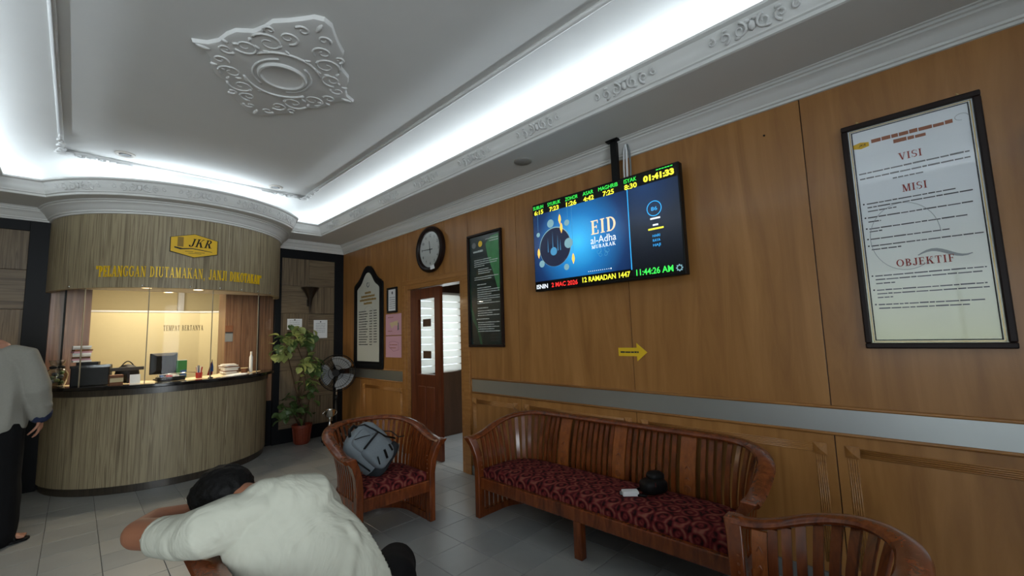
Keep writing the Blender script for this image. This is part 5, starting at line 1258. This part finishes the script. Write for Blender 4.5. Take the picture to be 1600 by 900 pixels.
limb(sh, [(.01, 0, .835), (.012, 0, .98), (.015, 0, 1.15), (.01, 0, 1.3), (0, 0, 1.4), (0, 0, 1.43)], [(.225, .17), (.215, .165), (.205, .155), (.2, .13), (.14, .095), (.08, .072)], side=(0, 1, 0), n=24)
for s, el, wr_ in ((-1, Vector((.025, -.255, 1.10)), Vector((.125, -.265, .90))), (1, Vector((.0, .25, 1.10)), Vector((.1, .245, .89)))):
    limb(sh, [(0, s*.12, 1.37), (0, s*.185, 1.36), (.01, s*.225, 1.25), el, (el+wr_)/2, wr_], [.075, .082, .082, .08, .078, .07])
limb(sh, [(0, .01, 1.42), (.005, .035, 1.475), (.008, .05, 1.50)], [.085, .072, .066])
tn = organic(sh, .01, 5, 'tunic')
folds(tn, [([(-.05, -.36, 1.2), (-.08, -.35, 1.1), (-.02, -.33, 1.0)], .012, .016), ([(-.06, -.34, 1.12), (.0, -.36, 1.06), (.06, -.35, 1.04)], .010, .014), ([(-.05, -.33, 1.02), (.02, -.35, .98), (.1, -.33, .97)], .010, .014), ([(-.12, -.17, 1.25), (-.17, -.12, 1.05), (-.19, -.1, .86)], .014, .02), ([(-.13, -.1, 1.3), (-.18, -.02, 1.1), (-.2, .0, .86)], .012, .022), ((.10, -.15, 1.2), (.16, -.12, .8), .012, .03), ((.0, -.2, 1.1), (.1, -.2, .78), .012, .028), ((-.1, -.16, 1.2), (-.12, -.15, .8), .012, .03), ((.06, -.32, 1.16), (.06, -.24, 1.0), .01, .02), ((.14, -.30, 1.04), (.05, -.26, .96), .009, .018)], .012, 6.)
mobj('tunic', tn, 'tunic', ms_)
cf = MB(); limb(cf, [(.122, -.264, .915), (.128, -.264, .90)], [.072, .071]); mobj('cuff_band', organic(cf, .006, 2, 'cuff'), mat('navy_band', (28, 38, 70), .8), ms_)
tr_ = MB()
for s in (-1, 1): limb(tr_, [(0, s*.09, .86), (.01, s*.105, .5), FT[s] @ Vector((.005, 0, .085))], [(.125, .13), (.115, .12), (.11, .115)], side=(0, 1, 0))
limb(tr_, [(0, -.08, .87), (0, .08, .87)], [.125, .125]); tm_ = organic(tr_, .01, 5, 'trousers'); folds(tm_, [], .008, 8); mobj('trousers', tm_, 'trousers', ms_)
for s in (-1, 1):
    MB().prism([(-.09, -s*.03), (.0, -s*.035), (.09, -s*.04), (.165, -s*.015), (.178, s*.015), (.155, s*.05), (.09, s*.055), (0, s*.045), (-.09, s*.035)][::(1 if s > 0 else -1)], 0, .022).build('sandal_sole', 'black_plastic', ms_, bevel=.006, M=FT[s])
    for x, hgt in ((.09, .072), (.03, .085)):
        MB().tube([(x, -s*.045, .015), (x-.005, -s*.025, hgt-.012), (x-.01, s*.005, hgt), (x-.005, s*.035, hgt-.014), (x, s*.055, .015)], .011, 8, flat=1.8).build('sandal_strap', 'black_plastic', ms_, smooth=True, M=FT[s])

# ---------------------------------------------------------------- backpack on the armchair
bp = thing('backpack', 'grey and black backpack leaning in the slatted armchair', 'backpack', (1.76, 3.16, .375), math.radians(12))
Mb = RX(math.radians(-28)) @ RY(math.radians(-33))
def sq(cx_, cy_, cz, rx, ry, rz_, M=None, e=.55, nu=28, nv=16):
    mb = MB(); rings = []
    f = lambda c: math.copysign(abs(c)**e, c)
    for i in range(nv+1):
        ph = -PI/2+PI*(i+.15)/(nv+.3); ring = []
        for j in range(nu):
            th = 2*PI*j/nu; v = Vector((cx_+rx*f(math.cos(ph))*f(math.cos(th)), cy_+ry*f(math.cos(ph))*f(math.sin(th)), cz+rz_*f(math.sin(ph))))
            ring.append(M @ v if M is not None else v)
        rings.append(ring)
    mb.loft(rings); return mb
LIFT = T(0, .02, .055)
MBK = LIFT @ Mb
def bagp(mb, nm, m_, nzv=.0):
    o = mb.build(nm, m_, bp, smooth=True)
    if nzv: folds(o.data, [], nzv, 14.)
    return o
bagp(sq(0, 0, .17, .165, .085, .19, MBK), 'main_body', 'bag_grey', .008)
bagp(sq(-.03, -.085, .13, .115, .045, .12, MBK), 'front_pocket', 'bag_grey', .006)
bagp(sq(-.05, -.075, .27, .085, .03, .065, MBK), 'top_pocket', 'bag_grey', .005)
bagp(sq(.0, -.01, .03, .168, .09, .05, MBK), 'base_panel', 'bag_dark', .004)
def strap(pts, r_, nm, fl=.35): return MB().tube([MBK @ Vector(p) for p in pts], r_, 8, flat=fl).build(nm, 'black_plastic', bp, smooth=True)
strap([(.045, -.03, .365), (.05, -.09, .34), (.075, -.1, .25), (.1, -.1, .15), (.165, -.085, .07)], .013, 'zip_band'); strap([(-.07, -.03, .355), (-.05, -.045, .39), (.01, -.045, .39), (.03, -.03, .36)], .012, 'carry_handle', 1)
strap([(-.13, -.125, .235), (-.03, -.14, .235), (.05, -.125, .225)], .012, 'pocket_trim'); strap([(-.13, -.125, .07), (-.11, -.14, .12)], .014, 'buckle'); strap([(-.06, -.14, .05), (-.03, -.147, .11)], .014, 'buckle'); strap([(.02, -.142, .05), (.04, -.14, .1)], .013, 'buckle'); strap([(-.172, -.05, .08), (-.178, -.03, .22)], .014, 'side_strap')
strap([(-.11, -.1, .33), (-.06, -.112, .3), (-.0, -.11, .26)], .008, 'zip_line')
strap([(.16, .03, .32), (.2, .02, .2), (.21, .03, .1), (.18, .03, .02)], .015, 'shoulder_strap'); strap([(.17, -.03, .18), (.215, -.05, .12), (.2, -.08, .05), (.23, -.1, .02)], .013, 'buckle')
# things on the sofa seat
zc = .385
pu = thing('black_pouch', 'small black pouch with metal tag on the red sofa seat', 'pouch', (2.61, 1.36, zc), math.radians(-30))
sq(0, 0, .045, .085, .06, .045, e=.6).build('body', 'black_plastic', pu, smooth=True); sq(.03, .02, .09, .055, .045, .035, e=.7).build('flap', 'black_plastic', pu, smooth=True); MB().box2((-.03, -.066, .06), (-.022, -.06, .085)).build('metal_tag', 'chrome', pu); MB().tube([(-.08, -.05, .01), (-.12, -.02, .008), (-.1, .06, .008), (-.02, .08, .02)], .008, 6).build('strap', 'black_plastic', pu, smooth=True)
wp = thing('charger_brick', 'small white packet lying beside the black pouch on the sofa', 'packet', (2.485, 1.455, zc), math.radians(-48))
MB().box2((-.05, -.028, 0), (.05, .028, .03)).build('block', 'white_paper', wp, bevel=.006); MB().box2((-.062, -.012, .008), (-.05, .012, .022)).build('plug', 'grey_plastic', wp); MB().tube([(.05, 0, .012), (.075, -.02, .006), (.09, .01, .006)], .003, 6).build('cord', 'black_plastic', wp)

# ---------------------------------------------------------------- plant, fan, trophy
pl = thing('potted_plant', 'tall leafy plant in a red pot in the alcove by the counter', 'plant', (2.245, 6.33, 0))
MB().lathe([(.085, 0), (.1, .02), (.118, .22), (.128, .225), (.128, .26), (.115, .26), (.11, .23), (.001, .225)], 26).build('pot', 'pot_red', pl, smooth='auto')
for k in range(10):
    a = 2*PI*k/10; MB().tube([(.1*math.cos(a), .1*math.sin(a), .03), (.119*math.cos(a), .119*math.sin(a), .215)], .007, 6).build('pot_rib', 'pot_red', pl)
MB().lathe([(.108, .226), (.06, .236), (.001, .238)], 18).build('soil', 'soil', pl)
rs = random.Random(5)
stems = [[(0, 0, .23), (-.06, -.03, .5), (.02, -.05, .8), (.0, -.02, 1.1), (-.1, -.03, 1.35), (-.14, -.02, 1.55)], [(.02, 0, .23), (.08, -.04, .6), (.1, -.06, .85), (.16, -.08, 1.05)], [(-.02, .02, .23), (-.12, -.02, .4), (-.22, -.04, .52)], [(0, .02, .23), (-.05, .02, .8), (.06, 0, 1.25), (.12, -.02, 1.45)], [(0, 0, .23), (-.1, -.06, .7), (-.2, -.04, 1.15), (-.28, -.04, 1.3)]]
for s in stems: MB().tube(s, [.012-.008*k/(len(s)-1) for k in range(len(s))], 6).build('stem', 'stem', pl, smooth=True)
lfm = []
for m_ in ('leaf', 'leaf_pale'):
    g = MB(); rows = []
    for i in range(7):
        t = i/6; wd = .046*math.sin(PI*min(.97, t*.94+.04))**.7; zz = .012*math.sin(PI*t)-.02*t*t
        rows.append([(-wd, t*.105, zz+.008), (-wd*.5, t*.105, zz), (0, t*.105, zz-.004), (wd*.5, t*.105, zz), (wd, t*.105, zz+.008)])
    g.loft(rows, closed=False, cap=False)
    lo = g.mesh('leaf'); lo.materials.append(MATS[m_]); lo.shade_smooth(); lfm.append(lo)
cl = [((-.17, -.06, 1.42), .17, 38, 1), ((.0, -.06, 1.46), .13, 20, 1), ((-.27, -.06, 1.25), .08, 12, 1), ((.07, -.1, 1.06), .15, 34, 1), ((.17, -.1, 1.02), .1, 18, 1), ((.05, -.08, .82), .1, 12, 1), ((.06, -.06, .66), .1, 10, 0), ((-.16, -.06, .55), .13, 18, 0), ((-.24, -.05, .42), .09, 10, 0), ((-.03, -.05, .45), .12, 12, 0)]
for c, r_, n, pale in cl:
    for k in range(n):
        p = Vector(c)+Vector((rs.gauss(0, 1), rs.gauss(0, .55), rs.gauss(0, .8)))*r_*.55
        M_ = T(*p) @ RZ(rs.uniform(0, 2*PI)) @ RX(rs.uniform(-1.1, .2)) @ RY(rs.uniform(-.5, .5)) @ Matrix.Scale(rs.uniform(.85, 1.3), 4)
        inst('leaf', lfm[1 if (pale and rs.random() < .6) else 0], pl, M_)
fn = thing('pedestal_fan', 'black pedestal fan with three grey blades in the corner', 'fan', (2.63, 6.12, 0))
MB().lathe([(.19, 0), (.19, .012), (.16, .025), (.04, .045), (.03, .07)], 32).build('base', 'black_plastic', fn, smooth='auto')
MB().tube([(0, 0, .05), (0, 0, .58)], .024, 14).build('outer_pole', 'black_plastic', fn, smooth=True); MB().tube([(0, 0, .5), (0, 0, .88)], .013, 12).build('inner_pole', 'chrome', fn, smooth=True); MB().lathe([(.03, .56), (.034, .58), (.03, .61)], 16).build('height_knob', 'black_plastic', fn)
# head frame: fan axis points at local -z of Mf
ax = Vector((-.62, -.78, .06)).normalized(); xx = ax.cross(Vector((0, 0, 1))).normalized(); yy = xx.cross(ax)
Mf = Matrix(((xx.x, yy.x, ax.x, .02), (xx.y, yy.y, ax.y, .0), (xx.z, yy.z, ax.z, .93), (0, 0, 0, 1)))
MB().lathe([(.03, -.13), (.06, -.11), (.065, -.03), (.05, 0)], 22).build('motor', 'black_plastic', fn, smooth='auto', M=Mf)
MB().box2((-.02, -.09, -.1), (.02, -.03, -.05)).build('tilt_bracket', 'black_plastic', fn, M=Mf)
for k in range(3):
    rings = []
    for i in range(9):
        t = i/8; r_ = .045+.185*t; a0 = math.radians(-22-18*t+14*t*t); a1 = math.radians(28+36*math.sin(PI*t*.75)); row = []
        for j in range(7):
            a = a0+(a1-a0)*j/6; row.append((r_*math.cos(a), r_*math.sin(a), .045+.03*(j/6-.5)))
        rings.append(row)
    MB().loft(rings, closed=False, cap=False).build('blade', 'fan_blade', fn, smooth=True, M=Mf @ RZ(math.radians(95+120*k)))
MB().lathe([(.042, .02), (.045, .06), (.03, .075), (.002, .08)], 20).build('hub', 'black_plastic', fn, smooth='auto', M=Mf)
cg = MB()
for z, r_ in ((.0, .2), (.05, .255), (.11, .2), (.115, .1), (-.005, .1)): cg.tube([(r_*math.cos(2*PI*k/40), r_*math.sin(2*PI*k/40), z) for k in range(40)], .0035 if r_ < .25 else .006, 6, closed=True)
for k in range(36):
    a = 2*PI*k/36; c, s = math.cos(a), math.sin(a)
    cg.tube([(.05*c, .05*s, .118), (.19*c, .19*s, .113), (.245*c, .245*s, .075), (.255*c, .255*s, .05), (.24*c, .24*s, .02), (.19*c, .19*s, -.002), (.06*c, .06*s, -.01)], .0016, 4)
cg.build('guard', 'black_plastic', fn, smooth=True, M=Mf); MB().lathe([(.05, .113), (.048, .121), (.001, .123)], 20).build('guard_cap', 'black_plastic', fn, M=Mf)
trp = thing('trophy', 'silver trophy cup standing in the corner behind the armchair', 'trophy', (2.47, 5.95, 0))
MB().lathe([(.08, 0), (.08, .1), (.06, .11)], 20).build('plinth', 'black_gloss', trp, smooth='auto'); MB().lathe([(.05, .11), (.03, .13), (.018, .2), (.03, .25), (.015, .29), (.015, .33), (.03, .355)], 20).build('stem', 'chrome', trp, smooth=True); MB().lathe([(.02, .35), (.05, .37), (.064, .41), (.07, .46), (.06, .46), (.04, .38), (.001, .37)], 24).build('cup', 'chrome', trp, smooth='auto')
for s in (-1, 1): MB().tube([(s*(.06+.035*math.sin(PI*k/8)), 0, .375+.075*k/8) for k in range(9)], .005, 6).build('handle', 'chrome', trp, smooth=True)
